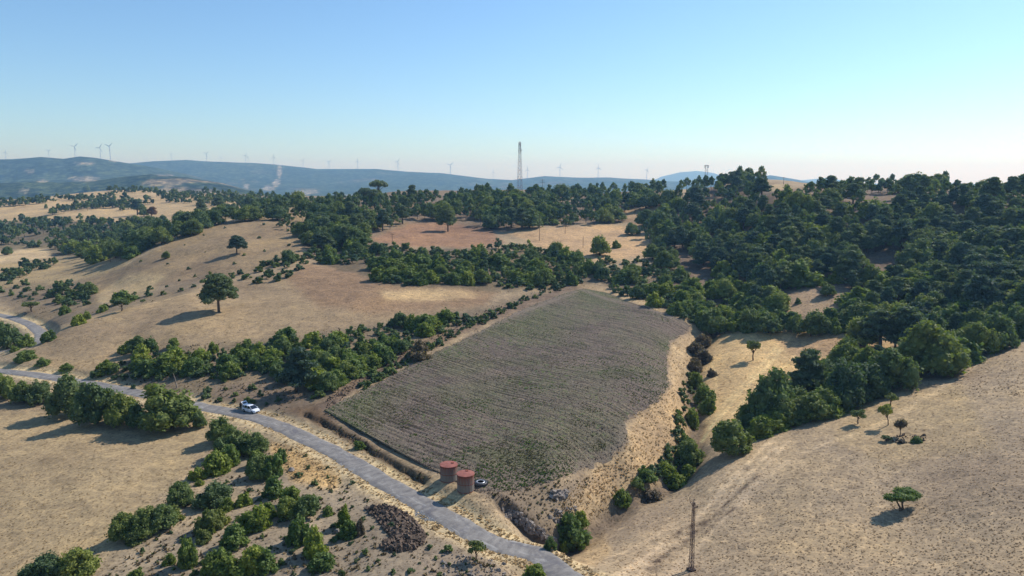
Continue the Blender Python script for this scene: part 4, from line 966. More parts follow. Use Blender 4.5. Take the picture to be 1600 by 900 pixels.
for c_ in own:
    plant(c_['k'], c_['x'], c_['y'], c_['w'], c_['h'], c_['label'], {'pine': 'pines', 'oak': 'broad-crowned trees', 'shrub': 'bushes'}[c_['k']]+' of the '+c_['wood'])
print('own', len(own), 'rest', len(rest), cnt)
# the remaining small trees, one mass of simple crowns
def low_tree(kind, k):
    rng = np.random.default_rng(900+k)
    if kind == 'shrub': C, R = shrub_lobes(rng, 5, 1, .8); V1, Q1 = leaves(rng, C, R, 22, .16, up=.3)
    elif kind == 'oak': C, R = shrub_lobes(rng, 6, 1, .8); C[:, 2] += .18; V1, Q1 = leaves(rng, C, R, 24, .14, up=.3)
    else:
        C = []; R = []
        for q_ in range(8):
            f = q_/7; a = q_*2.4; rad = (.52*(1-f)**.45+.03)*rng.uniform(.5, 1); C.append((rad*cos(a), rad*sin(a), .42+.5*f)); R.append((.26*(1-.2*f), .26*(1-.2*f), .12))
        C = np.array(C); R = np.array(R); V1, Q1 = leaves(rng, C, R, 26, .12, up=.3, asp=1.8)
    t = MB(); t.tube([(0, 0, -.03), (0, 0, .7)], [.03, .012], 4, False)
    V2, T2 = [], []
    Vi = np.array([(1, 0, 0), (-1, 0, 0), (0, 1, 0), (0, -1, 0), (0, 0, 1), (0, 0, -1)], float); Ti = np.array([(0, 2, 4), (2, 1, 4), (1, 3, 4), (3, 0, 4), (2, 0, 5), (1, 2, 5), (3, 1, 5), (0, 3, 5)])
    for i_, (c_, r_) in enumerate(zip(C, R)): V2.append(c_+Vi*r_*.85); T2.append(Ti+6*i_)
    V2 = np.concatenate(V2); T2 = np.concatenate(T2)
    Vt = np.concatenate(t.V); Qt = np.array(t.Q)
    return np.concatenate([V1, V2]), Q1, T2+0, len(V1), Vt, Qt
LOW = {k: [low_tree(k, i_) for i_ in range(6)] for k in ('shrub', 'oak', 'pine')}
def mass(name, items):
    if not items: return
    VS = []; QS = []; TS = []; TR = []; MI = []; MT = []; n_ = 0; rng = np.random.default_rng(5)
    for i_, c_ in enumerate(items):
        V1, Q1, T2, off, Vt, Qt = LOW[c_['k']][i_ % 6]; a = rng.uniform(0, 6.28); Rm = np.array([[cos(a), -sin(a), 0], [sin(a), cos(a), 0], [0, 0, 1]])
        sc = np.array([c_['w'], c_['w'], c_['h']]); p = np.array([c_['x'], c_['y'], float(hz(c_['x'], c_['y']))])
        A_ = (V1@Rm.T)*sc+p; VS.append(A_); QS.append(Q1+n_); TS.append(T2+off+n_); n_ += len(A_); MI.append(np.zeros(len(Q1), int)); MT.append(np.zeros(len(T2), int))
        B_ = (Vt@Rm.T)*sc+p; VS.append(B_); QS.append(Qt+n_); n_ += len(B_); MI.append(np.ones(len(Qt), int)); TR.append(np.full(len(A_)+len(B_), rng.uniform()))
    me = make_mesh(name, np.concatenate(VS), np.concatenate(QS), np.concatenate(TS), [F_FAR, M_BARK], False, np.concatenate(MI+MT))
    at_ = me.attributes.new('tree', 'FLOAT', 'POINT'); at_.data.foreach_set('value', np.concatenate(TR).astype(np.float32)); link(me, name, kind='stuff')
mass('small_trees', [c_ for c_ in rest if c_['k'] != 'shrub']); mass('small_shrubs', [c_ for c_ in rest if c_['k'] == 'shrub'])

# ---------------------------------------------------------------- grass tufts, field weeds, clods, stones
def scatter(name, n_, size, mat, box, keep, tint=None, asp=1.0, sunk=.0, shape='tuft', kind='stuff', seed=1, lift=0):
    rng = np.random.default_rng(seed); u = rng.uniform(box[0], box[2], n_); v = box[1]+(box[3]-box[1])*rng.uniform(0, 1, n_)
    X, Y, ok = cast(u, v); ok &= keep(u, v, X, Y); X, Y, u, v = X[ok], Y[ok], u[ok], v[ok]; m_ = len(X); Z = hz(X, Y)+lift
    s = size*rng.uniform(.5, 1.4, m_)[:, None]; P = np.stack([X, Y, Z-sunk], 1); a = rng.uniform(0, 2*pi, m_)
    if shape == 'tuft':      # four leaning blades of a clump
        V = []; 
        for k in range(4):
            b_ = a+k*pi/2+rng.uniform(-.4, .4, m_); d = np.stack([np.cos(b_), np.sin(b_), 0*b_], 1); e = np.stack([-np.sin(b_), np.cos(b_), 0*b_], 1)
            V += [P-e*s*.45, P+e*s*.45, P+d*s*.55+np.array([0, 0, 1])*s*asp*rng.uniform(.5, 1, (m_, 1))]
        V = np.stack(V, 1).reshape(-1, 3); T = np.arange(len(V)).reshape(-1, 3); per = 12
    else:                    # an angular stone or clod
        Vi = np.array([(1, 0, 0), (-1, 0, 0), (0, 1, 0), (0, -1, 0), (0, 0, 1), (0, 0, -1)], float)[None]*rng.uniform(.55, 1.2, (m_, 6, 1)); Vi = Vi+rng.normal(size=Vi.shape)*.15
        ca, sa = np.cos(a)[:, None], np.sin(a)[:, None]; Vr = np.stack([Vi[..., 0]*ca-Vi[..., 1]*sa, Vi[..., 0]*sa+Vi[..., 1]*ca, Vi[..., 2]*asp], -1)
        V = (P[:, None]+Vr*s[:, None]).reshape(-1, 3); Ti = np.array([(0, 2, 4), (2, 1, 4), (1, 3, 4), (3, 0, 4), (2, 0, 5), (1, 2, 5), (3, 1, 5), (0, 3, 5)])
        T = (np.arange(m_)[:, None, None]*6+Ti[None]).reshape(-1, 3); per = 6
    me = make_mesh(name, V, None, T, [mat])
    if tint: c_ = np.repeat(tint(X, Y, rng, m_), per, 0); color_attr(me, 'land', c_)
    return link(me, name, kind=kind)
M_TUFT, nt, b = new_mat('straw', .95, .1); at = N(nt, 'ShaderNodeAttribute', attribute_name='land'); nt.links.new(at.outputs['Color'], b.inputs['Base Color'])
tr = N(nt, 'ShaderNodeBsdfTranslucent'); nt.links.new(at.outputs['Color'], tr.inputs[0]); mm = N(nt, 'ShaderNodeMixShader'); mm.inputs[0].default_value = .5
nt.links.new(b.outputs[0], mm.inputs[1]); nt.links.new(tr.outputs[0], mm.inputs[2]); nt.links.new(mm.outputs[0], nt.nodes['Material Output'].inputs[0])
def tint_ground(X, Y, rng, m_):
    T = np.stack([lookup(TINT[..., k], X, Y) for k in range(3)], 1)
    return np.clip(T*rng.choice([.8, 1.0, 1.15, 1.3, 1.4], m_)[:, None]*rng.uniform(.85, 1.15, (m_, 1))*np.array([1.03, 1, .93]), 0, .8)
def notroad(u, v, X, Y): return (lookup(STR, X, Y) > RNG.uniform(0, 1, len(X))*.9) & (lookup(np.minimum(RDIST, 50), X, Y) > 2.4) & ~in_poly(u, v, FIELD_PX) & (np.hypot(X, Y) < 420)
scatter('dry_grass', 44000, .21, M_TUFT, (-120, 560, 1720, 960), notroad, tint_ground, .25, seed=3)
scatter('dry_grass', 16000, .30, M_TUFT, (-120, 420, 1720, 620), notroad, tint_ground, .35, seed=4)
# rank golden grass along the road and gully
VERGE = ZONES[-4:-1]
def rank(u, v, X, Y):
    a = np.abs(lookup(np.minimum(RDIST, 50), X, Y)-2.8) < .95
    for P, c_, _ in ZONES[-6:-3]: a |= in_poly(u, v, P) 
    return (a | in_poly(u, v, [(420,690),(480,700),(530,740),(520,765),(450,750)])) & ~in_poly(u, v, FIELD_PX) & (lookup(np.minimum(RDIST, 50), X, Y) > 1.9)
def tint_gold(X, Y, rng, m_):
    return np.clip(lin((196, 172, 130))*rng.choice([.7, 1.0, 1.15, 1.3], m_)[:, None]*rng.uniform(.8, 1.2, (m_, 1)), 0, .8)
scatter('golden_grass', 40000, .36, M_TUFT, (0, 440, 1120, 960), rank, tint_gold, .55, seed=5)
SCRUB_PX = [Z_[0] for Z_ in ZONES[1:] if Z_[1] in ((134,118,94), (138,120,98), (154,138,114), (138,121,96), (146,128,104), (150,134,112), (118,102,80), (122,100,76))]
def inscrub(u, v, X, Y):
    a = np.zeros(len(u), bool)
    for P_ in SCRUB_PX: a |= in_poly(u, v, P_)
    a &= RNG.uniform(0, 1, len(u)) < np.where(in_poly(u, v, ZONES[2][0]), .38, .85)
    a |= poly_dist(X, Y, BANK)[0] < 1.1
    return a & (lookup(np.minimum(RDIST, 50), X, Y) > 2.6) & ~in_poly(u, v, FIELD_PX) & (fbm(X/7, Y/7, 3, 19) > -.12)
def tint_scrub(X, Y, rng, m_):
    c_ = np.array([lin((112, 98, 72)), lin((92, 98, 58)), lin((158, 140, 106)), lin((84, 74, 58))]); return c_[rng.choice(4, m_, p=[.35, .2, .25, .2])]*rng.uniform(.8, 1.2, (m_, 1))
scatter('low_weeds', 26000, .38, M_TUFT, (-60, 430, 1250, 960), inscrub, tint_scrub, .8, seed=9)
scatter('loose_stones', 9000, .14, M_TUFT, (-60, 560, 1250, 960), inscrub, lambda X, Y, rng, m_: lin((150, 140, 126))*rng.uniform(.5, 1.2, (m_, 1)), .7, shape='rock', seed=10)
def infield(u, v, X, Y): return in_poly(u, v, FIELD_PX)
def tint_weed(X, Y, rng, m_):
    g = (fbm(X/20, Y/20, 3, 15) > -.12)[:, None]; base = np.where(g, lin((92, 114, 52)), lin((118, 116, 78)))
    return base*rng.choice([.7, 1, 1.3], m_)[:, None]
def weedkeep(u, v, X, Y): return infield(u, v, X, Y) & (fbm(X/16, Y/16, 3, 15)+fbm(X/3, Y/3, 2, 16)*.6+(u < 840)*.18-(v < 560)*.2-(u > 900)*.12 > .0)
scatter('field_weeds', 38000, .24, M_TUFT, (490, 440, 1090, 775), weedkeep, tint_weed, .6, seed=6, lift=.1)
def tint_clod(X, Y, rng, m_): return lin((140, 126, 108))*rng.choice([.35, .6, 1.0, 2.0], m_, p=[.4, .3, .2, .1])[:, None]
scatter('soil_clods', 30000, .11, M_TUFT, (490, 440, 1090, 775), infield, tint_clod, .7, shape='rock', seed=7, lift=.12)
M_STONE = plain('dark_field_stone', (98, 82, 68), .85, var=.6, scale=1.6); M_STONE2 = plain('grey_stone', (140, 130, 120), .9, var=.35, scale=1.3)
HEAP = [(572,793),(600,790),(622,794),(640,806),(655,822),(666,838),(662,850),(645,862),(612,864),(594,856),(600,844),(612,838),(598,826),(590,812),(576,802)]
# heap of field stones: a low mound thick with angular blocks
rng = np.random.default_rng(77); VS = []; TS = []; n_ = 0
Ti = np.array([(0, 2, 4), (2, 1, 4), (1, 3, 4), (3, 0, 4), (2, 0, 5), (1, 2, 5), (3, 1, 5), (0, 3, 5)])
Vb = np.array([(a, b_, c_) for c_ in (-1, 1) for b_ in (-1, 1) for a in (-1, 1)], float); Qb = [(0, 2, 3, 1), (4, 5, 7, 6), (0, 1, 5, 4), (2, 6, 7, 3), (0, 4, 6, 2), (1, 3, 7, 5)]
def stones(name, region, n_st, size, mound, mat, seed, label=None, cat=None, kind='stuff'):
    rng = np.random.default_rng(seed); P = np.array(region, float); x0, y0 = P.min(0); x1, y1 = P.max(0); V = []; Q = []; k = 0
    U = rng.uniform(x0, x1, n_st*3); W_ = rng.uniform(y0, y1, n_st*3); ok = in_poly(U, W_, region); U, W_ = U[ok][:n_st], W_[ok][:n_st]
    X, Y, _ = cast(U, W_); WP = cast_line(region); WP = np.vstack([WP, WP[:1]]); dd, _ = poly_dist(X, Y, WP); Z = hz(X, Y)
    for x_, y_, z_, d_ in zip(X, Y, Z, dd):
        s = size*rng.choice([.45, .7, 1.0, 1.5], p=[.35, .3, .25, .1])*rng.uniform(.8, 1.2); M = rng.normal(size=(3, 3)); Qm, _ = np.linalg.qr(M)
        b_ = Vb*np.array([1, .75, .6])*rng.uniform(.7, 1.15, (8, 3))*s*.5
        b_ = b_@Qm.T; zz = z_+mound*(1-exp(-d_/.9))*rng.uniform(.55, 1)+s*.1
        V.append(b_+np.array([x_, y_, zz])); Q += [tuple(i_+k for i_ in q_) for q_ in Qb]; k += 8
    me = make_mesh(name, np.concatenate(V), Q, None, [mat]); o = link(me, name, kind=kind)
    if label: tag(o, label, cat)
    return o
stones('stone_heap', HEAP, 950, .46, .5, M_STONE, 78)
stones('rubble_ridge', [(505,628),(560,590),(640,545),(740,492),(820,462),(885,440),(893,444),(820,470),(745,502),(640,558),(565,602),(512,640)], 2600, .30, .45, plain('rubble_earth', (84, 70, 60), .9, var=.5, scale=1.2), 79)
stones('rubble', [(860,768),(885,765),(892,776),(870,782),(858,778)], 60, .55, .4, M_STONE2, 80)
stones('rubble', [(1382,682),(1400,680),(1446,680),(1448,690),(1420,694),(1384,692)], 70, .35, .25, M_STONE, 81)
stones('rubble', [(785,790),(810,800),(840,824),(870,845),(860,850),(820,830),(785,806)], 260, .45, .2, M_STONE2, 82)
stones('rubble', [(690,860),(790,880),(800,900),(690,905)], 120, .30, .1, M_STONE2, 83)
stones('rubble', [(850,800),(900,790),(905,830),(880,830)], 90, .35, .15, M_STONE2, 84)
# patch of grey gravel beside the road
stones('gravel', [(648,796),(662,794),(680,806),(682,814),(664,814),(648,806)], 900, .10, .06, plain('blue_grey_gravel', (150, 152, 152), .9, var=.2), 85)
def boulder(u, v, wpx, label, mat, seed):
    x, y, _ = cast(u, v); x, y = float(x[0]), float(y[0]); d = y*CP-(float(hz(x, y))-H)*SP; r = wpx*d/F/2
    Vi, T_ = ico(); rng = np.random.default_rng(seed); nn = np.array([fbm(Vi[:, 0]*1.3+seed, Vi[:, 1]*1.3+Vi[:, 2]*2, 2, seed)]).T
    V = Vi*(1+.35*nn)*np.array([1, .8, .7])*r; V = np.round(V/(r*.28))*(r*.28)*.5+V*.5
    o = link(make_mesh('boulder', V, None, T_, [mat]), 'boulder', loc=(x, y, float(hz(x, y))+r*.35)); tag(o, label, 'rock')
boulder(455, 736, 11, 'single grey boulder at the straw bank beside the inner bushes', M_STONE2, 5)
boulder(528, 832, 11, 'single pale boulder leaning at the ragged bush near the stone heap', M_STONE2, 9)
boulder(1098, 469, 12, 'pale rock outcrop in the green scrub above the gully', M_STONE2, 12)
boulder(873, 772, 9, 'biggest stone on the rubble beside the brown field corner', M_STONE2, 13)
# ---------------------------------------------------------------- the two rusty tanks and the ring beside them
def ground_at(u, v):
    x, y, _ = cast(u, v); x, y = float(x[0]), float(y[0]); return x, y, float(hz(x, y))
mt_, nt, b = new_mat('streaked_sheet_wall', .75, .3)
co = N(nt, 'ShaderNodeTexCoord').outputs['Object']; mp = N(nt, 'ShaderNodeMapping'); mp.inputs['Scale'].default_value = (5, 5, .35); nt.links.new(co, mp.inputs['Vector'])
sz = N(nt, 'ShaderNodeSeparateXYZ'); nt.links.new(co, sz.inputs[0]); mr = N(nt, 'ShaderNodeMapRange'); mr.inputs['From Max'].default_value = 2.9; nt.links.new(sz.outputs[2], mr.inputs[0])
ad = N(nt, 'ShaderNodeMath', operation='ADD'); nt.links.new(noise(nt, mp.outputs[0], 1.0, 4, .7), ad.inputs[0]); ml = N(nt, 'ShaderNodeMath', operation='MULTIPLY'); ml.inputs[1].default_value = .42
nt.links.new(mr.outputs[0], ml.inputs[0]); nt.links.new(ml.outputs[0], ad.inputs[1])
nt.links.new(mix(nt, tuple(lin((126, 118, 108))), tuple(lin((124, 66, 46))), ramp(nt, ad.outputs[0], [(.64, 0.), (1.0, 1.)])), b.inputs['Base Color'])
M_LID = plain('red_lid_paint', (142, 88, 76), .85, var=.28, scale=1.2); M_RIM = plain('rusty_rim', (128, 66, 46), .8, var=.3)
def tank(u, v, dpx, hgt, label, rz):
    x, y, z = ground_at(u, v); d = y*CP-(z-H)*SP; r = dpx*d/F/2; y += r*.8; z = float(hz(x, y))
    root = empty('water_tank', (x, y, z-.1), rz, label, 'tank', 'rusty water tanks beside the road')
    n_ = 18; me = None
    for k in range(n_):                 # each curved sheet of the wall, edges lapped
        t = MB(); a0 = 2*pi*k/n_+.012; a1 = 2*pi*(k+1)/n_-.012; seg = 3; V = []
        for j in range(seg+1):
            a = a0+(a1-a0)*j/seg; rr = r-(.02 if j in (0, seg) else 0)
            for (q_, zz) in ((rr, 0), (rr, hgt), (rr-.06, hgt), (rr-.06, 0)): V.append((q_*cos(a), q_*sin(a), zz))
        Q = []
        for j in range(seg):
            for m_ in range(4): Q.append((j*4+m_, j*4+4+m_, j*4+4+(m_+1) % 4, j*4+(m_+1) % 4))
        Q += [(0, 1, 2, 3), (seg*4+3, seg*4+2, seg*4+1, seg*4)]
        t.add(V, Q)
        if me is None: me = t.mesh('wall_sheet', mt_)
        o = link(me, 'wall_sheet', root); o.rotation_euler = (0, 0, 2*pi*k/n_)
    t = MB(); t.lathe([(.02, hgt+.26), (r*.5, hgt+.20), (r+.07, hgt+.10), (r+.09, hgt+.04), (r+.03, hgt-.03), (r-.08, hgt-.03), (.02, hgt-.02)], 40); lid = t.build('lid', M_LID, root)
    t = MB(); t.tube([(r*.45, 0, hgt+.2), (r*.45, 0, hgt+.31)], [.24, .24], 12); t.build('hatch', M_RIM, lid)
    for zz in (.12, hgt*.5, hgt-.16):
        t = MB(); t.lathe([(r-.01, zz-.04), (r+.025, zz-.04), (r+.025, zz+.04), (r-.01, zz+.04)], 40); t.build('band', M_RIM, root)
    t = MB(); t.tube([(r+.02, 0, .3), (r+.35, 0, .3), (r+.38, 0, .1)], [.05, .05, .05], 8); t.build('outlet_pipe', M_RIM, root)
tank(700.5, 754, 27, 2.5, 'rusty round tank with red lid, the farther of the two, uphill side', .3)
tank(727, 771, 27, 2.65, 'rusty round tank with red lid, the nearer one beside the black tyre', 1.3)
M_RUB = plain('black_rubber', (34, 34, 38), .55, spec=.5, var=.25); x, y, z = ground_at(751, 757)
t = MB(); R_, r_ = .78, .30; V = []; k = 0
pr = [(R_+r_*cos(a)*(1.05 if cos(a) > 0 else .9), r_*.78*sin(a)+.24) for a in np.linspace(0, 2*pi, 13)]
t.lathe(pr, 36); tyre = empty('tractor_tyre', (x, y, z), .4, 'big black tyre lying flat beside the nearer tank', 'tyre'); t.build('tread_body', M_RUB, tyre, smooth=True)
lug = MB(); lug.box((0, 0, 0), (.09, .34, .30)); lm_ = lug.mesh('lug', M_RUB)
for k in range(22):
    a = 2*pi*k/22; o = link(lm_, 'lug', tyre); o.location = ((R_+r_+.03)*cos(a), (R_+r_+.03)*sin(a), .24); o.rotation_euler = (.5, 0, a)
t = MB(); t.lathe([(.50, .50), (.62, .53), (.68, .48)], 30); t.build('rim_bead', plain('pale_worn_rim', (170, 172, 176), .4, metal=.3), tyre)
t = MB(); t.lathe([(.02, .08), (.5, .08), (.52, .2)], 24); t.build('water_inside', plain('dark_water', (30, 34, 44), .05, spec=.6), tyre)

# ---------------------------------------------------------------- white hatchback with raised tailgate, person behind it
M_WHITE = plain('white_car_paint', (226, 229, 234), .25, spec=.6); M_GLASS = plain('dark_car_glass', (22, 28, 38), .06, spec=.8); M_BLACK = plain('black_trim', (22, 22, 24), .5); M_ALLOY = plain('alloy', (150, 152, 156), .35, metal=.7)
M_LAMP = plain('headlight_glass', (210, 216, 222), .1, spec=.8); M_TAIL = plain('tail_light', (150, 20, 18), .2, spec=.6); M_SEAT = plain('grey_cabin', (44, 44, 48), .9)
x, y, z = ground_at(391, 646); P0 = np.array(cast_line([(372, 646), (418, 657)])); hd = atan2(P0[1, 1]-P0[0, 1], P0[1, 0]-P0[0, 0])
car = empty('parked_car', (x, y+.6, float(hz(x, y+.6))+.12), hd, 'small white hatchback parked on the road side with its tailgate open', 'car')
def loft(sections, closed=True):
    V = []; k = len(sections[0][1]); Q = []
    for sx, prof in sections:
        for (yy, zz) in prof: V.append((sx, yy, zz))
    for i_ in range(len(sections)-1):
        for j_ in range(k if closed else k-1): Q.append((i_*k+j_, i_*k+(j_+1) % k, (i_+1)*k+(j_+1) % k, (i_+1)*k+j_))
    T = []
    n_ = len(V)
    return V, Q, k
def body_sec(x_, hw, zb, zt, tk=.06):
    return (x_, [(-hw*.86, zb), (-hw, zb+.18), (-hw, zt-.22), (-hw+tk, zt-.03), (-hw*.6, zt+.015), (0, zt+.03), (hw*.6, zt+.015), (hw-tk, zt-.03), (hw, zt-.22), (hw, zb+.18), (hw*.86, zb)])
t = MB(); secs = [body_sec(-2.02, .68, .34, .82), body_sec(-1.95, .80, .26, .94), body_sec(-1.3, .85, .22, .95), body_sec(0, .87, .20, .95), body_sec(.85, .87, .20, .93), body_sec(1.35, .85, .22, .87), body_sec(1.85, .78, .24, .76), body_sec(2.06, .62, .30, .62)]
V, Q, k = loft(secs); nV = len(V); V += [(-2.04, 0, .6), (2.08, 0, .5)]; T = [(nV, (j_+1) % k, j_) for j_ in range(k)]+[(nV+1, (len(secs)-1)*k+j_, (len(secs)-1)*k+(j_+1) % k) for j_ in range(k)]
t.add(V, Q, T); body = t.build('body', M_WHITE, car, smooth=False)
# cabin shell: pillars and roof around dark glass
t = MB(); gs = [(-1.92, .70, .92, .60, 1.30), (-1.45, .76, .94, .62, 1.44)]
cab = [(-1.80, .74, .58, 1.34), (-1.2, .78, .62, 1.47), (-.3, .78, .64, 1.52), (.35, .78, .62, 1.46), (1.15, .76, .70, .97)]
Vc = []
for cx, hb, ht_, zt in cab: Vc += [(cx+(.0), -hb, .93), (cx, -ht_, zt-.04), (cx, -ht_*.8, zt), (cx, ht_*.8, zt), (cx, ht_, zt-.04), (cx, hb, .93)]
Qc = []
for i_ in range(len(cab)-1):
    for j_ in range(5): Qc.append((i_*6+j_, i_*6+j_+1, (i_+1)*6+j_+1, (i_+1)*6+j_))
t.add(Vc, Qc); t.build('window_glass', M_GLASS, car)
t = MB(); rf = [(cx, ht_, zt) for cx, hb, ht_, zt in cab[:4]]; Vr = []
for cx, ht_, zt in rf: Vr += [(cx, -ht_-.01, zt-.05), (cx, -ht_*.8, zt+.012), (cx, 0, zt+.03), (cx, ht_*.8, zt+.012), (cx, ht_+.01, zt-.05)]
t.add(Vr, [(i_*5+j_, i_*5+j_+1, (i_+1)*5+j_+1, (i_+1)*5+j_) for i_ in range(3) for j_ in range(4)]); t.build('roof', M_WHITE, car)
for sy in (-1, 1):
    for (xa, za, xb, zb_, ya, yb) in ((.35, 1.46, 1.2, .93, .63, .79), (-.25, 1.5, -.3, .93, .65, .79), (-1.2, 1.45, -1.35, .93, .63, .79), (-1.82, 1.34, -1.92, .9, .6, .77)):
        t = MB(); t.tube([(xa, sy*ya, za), (xb, sy*yb, zb_)], [.045, .05], 5); t.build('pillar', M_WHITE, car)
    t = MB(); t.box((.72, sy*.95, 1.0), (.12, .18, .13)); t.build('mirror', M_WHITE, car)
    t = MB(); t.box((.05, sy*.872, .62), (.02, .012, .6)); t.box((-.95, sy*.862, .62), (.02, .014, .6)); t.build('door_gap', M_BLACK, car)
    for hx in (-.15, -1.05): t = MB(); t.box((hx-.25, sy*.885, .80), (.18, .03, .035)); t.build('door_handle', M_WHITE, car)
    t = MB(); t.add([(1.80, sy*.80, .62), (2.05, sy*.60, .58), (2.03, sy*.56, .72), (1.70, sy*.76, .78), (1.9, sy*.72, .6)], [(0, 1, 2, 3)], []); t.build('headlight', M_LAMP, car)
    t = MB(); t.box((-1.98, sy*.70, .78), (.08, .16, .28)); t.build('tail_light', M_TAIL, car)
t = MB(); t.box((2.06, 0, .42), (.06, .9, .16)); t.build('grille', M_BLACK, car)
wm = MB(); wm.lathe([(.05, -.10), (.22, -.10), (.30, -.09), (.325, -.05), (.325, .05), (.30, .09), (.22, .10), (.05, .10)], 20); wmesh = wm.mesh('wheel', M_BLACK)
hm = MB(); hm.lathe([(.01, .115), (.19, .105), (.21, .09)], 14); hmesh = hm.mesh('hub_cap', M_ALLOY)
for wx in (-1.28, 1.28):
    for sy in (-1, 1):
        o = link(wmesh, 'wheel', car, (wx, sy*.80, .33)); o.rotation_euler = (-sy*pi/2, 0, 0); link(hmesh, 'hub_cap', o)
t = MB(); t.add([(-1.72, -.58, 1.36), (-1.72, .58, 1.36), (-2.42, .62, 1.86), (-2.42, -.62, 1.86), (-1.72, -.58, 1.42), (-1.72, .58, 1.42), (-2.42, .62, 1.93), (-2.42, -.62, 1.93)],
 [(0, 1, 2, 3), (4, 7, 6, 5), (0, 4, 5, 1), (1, 5, 6, 2), (2, 6, 7, 3), (3, 7, 4, 0)]); tg = t.build('tailgate', M_WHITE, car)
t = MB(); t.add([(-1.85, -.48, 1.53), (-1.85, .48, 1.53), (-2.22, .5, 1.80), (-2.22, -.5, 1.80)], [(0, 1, 2, 3)]); t.build('rear_window', M_GLASS, tg)
t = MB(); t.box((-1.75, 0, .98), (.5, 1.2, .06)); t.build('boot_interior', M_SEAT, car)
# person standing behind the open boot
def skin(name, verts, edges, rad, mat, parent, sub=1):
    me = bpy.data.meshes.new(name); me.from_pydata(verts, edges, []); me.materials.append(mat); o = link(me, name, parent)
    md = o.modifiers.new('skin', 'SKIN'); ly = me.skin_vertices[0] if me.skin_vertices else None
    if ly is None: print('NO SKIN LAYER'); return o
    for i_, r_ in enumerate(rad): ly.data[i_].radius = (r_, r_) if not isinstance(r_, tuple) else r_
    ly.data[0].use_root = True; ms_ = o.modifiers.new('sub', 'SUBSURF'); ms_.levels = sub; ms_.render_levels = sub
    return o
M_SKIN = plain('skin', (150, 106, 84), .6); M_CLOTH = plain('dark_clothing', (38, 36, 44), .9, var=.2); M_HAIR = plain('dark_hair', (26, 22, 20), .7)
bx, by = x-cos(hd)*3.05-sin(hd)*-.3, y+.6-sin(hd)*3.05-cos(hd)*.3
per = empty('person', (bx, by, float(hz(bx, by))+.13), hd, 'person in dark clothes standing at the open boot of the white car', 'person')
bv = [(0,0,.95),(0,0,1.12),(0,0,1.35),(0,0,1.46),(.01,0,1.54),(.02,0,1.66),(.01,0,1.74), (0,.10,.90),(.02,.11,.50),(0,.12,.09),(.14,.13,.03), (0,-.10,.90),(.03,-.11,.50),(-.04,-.12,.09),(.10,-.13,.03),
      (0,.19,1.42),(.03,.25,1.14),(.22,.22,.98),(.30,.20,.97), (0,-.19,1.42),(.05,-.25,1.14),(.26,-.20,1.0),(.34,-.18,1.0)]
be = [(0,1),(1,2),(2,3),(3,4),(4,5),(5,6),(0,7),(7,8),(8,9),(9,10),(0,11),(11,12),(12,13),(13,14),(3,15),(15,16),(16,17),(17,18),(3,19),(19,20),(20,21),(21,22)]
br = [(.16,.12),(.14,.11),(.17,.12),(.10,.09),.055,.095,.07,.095,.06,.045,.04,.095,.06,.045,.04,.065,.05,.035,.04,.065,.05,.035,.04]
skin('body', bv, be, br, M_CLOTH, per, 2)
t = MB(); t.lathe([(.005, 1.53), (.06, 1.55), (.085, 1.62), (.088, 1.68), (.07, 1.74)], 14, (.035, 0, 0)); t.build('head', M_SKIN, per, smooth=True)
t = MB(); t.lathe([(.092, 1.66), (.10, 1.70), (.08, 1.78), (.005, 1.80)], 14, (.01, 0, 0)); t.build('hair', M_HAIR, per, smooth=True)
for sy in (-1, 1):
    t = MB(); t.box((.36, sy*.19, .985), (.09, .07, .03))
    for f_ in range(4): t.tube([(.40, sy*.19+(f_-1.5)*.018, .985), (.45+.01*(f_ in (1, 2)), sy*.19+(f_-1.5)*.02, .97), (.47+.01*(f_ in (1, 2)), sy*.19+(f_-1.5)*.02, .945)], [.009, .008, .006], 5)
    t.tube([(.34, sy*.155, .985), (.38, sy*.13, .975)], [.01, .008], 5); t.build('hand', M_SKIN, per)

# ---------------------------------------------------------------- poles, masts, turbines
M_STEEL = plain('weathered_steel', (96, 78, 74), .7, metal=.2, var=.2); M_GREY = plain('galvanised_steel', (150, 152, 158), .6, metal=.2); M_RED = plain('red_mast_paint', (150, 90, 84), .7); M_WOOD = plain('pole_wood', (96, 82, 70), .9, var=.2)
def lattice(root, hgt, wb, wt, nseg, r, mat, mat2=None):
    for sx, sy in ((-1, -1), (1, -1), (1, 1), (-1, 1)):
        t = MB(); t.tube([(sx*wb/2, sy*wb/2, -.1), (sx*wt/2, sy*wt/2, hgt)], [r, r*.8], 4); t.build('leg', mat, root)
    for k in range(nseg):
        z0 = hgt*k/nseg; z1 = hgt*(k+1)/nseg; a = (wb+(wt-wb)*k/nseg)/2; c_ = (wb+(wt-wb)*(k+1)/nseg)/2; t = MB(); s_ = 1 if k % 2 else -1
        for (p, q_) in (((-1, -1), (1, -1)), ((1, -1), (1, 1)), ((1, 1), (-1, 1)), ((-1, 1), (-1, -1))):
            if s_ < 0: p, q_ = q_, p
            t.tube([(p[0]*a, p[1]*a, z0), (q_[0]*c_, q_[1]*c_, z1)], [r*.55, r*.55], 3); t.tube([(p[0]*c_, p[1]*c_, z1), (q_[0]*c_, q_[1]*c_, z1)], [r*.5, r*.5], 3)
        t.build('bracing', mat2 if mat2 and (k//2) % 2 else mat, root)
x, y, z = ground_at(1080, 891); d = y*CP-(z-H)*SP; hp_ = 99*d/F*1.13
pp = empty('power_pole', (x, y, z), .35, 'rusty lattice power pole standing on the near dry hillside', 'pole')
lattice(pp, hp_, .46, .24, 16, .045, M_STEEL)
t = MB(); t.box((0, 0, .05), (.9, .9, .4)); t.build('footing', plain('footing_earth', (80, 66, 58), .9), pp)
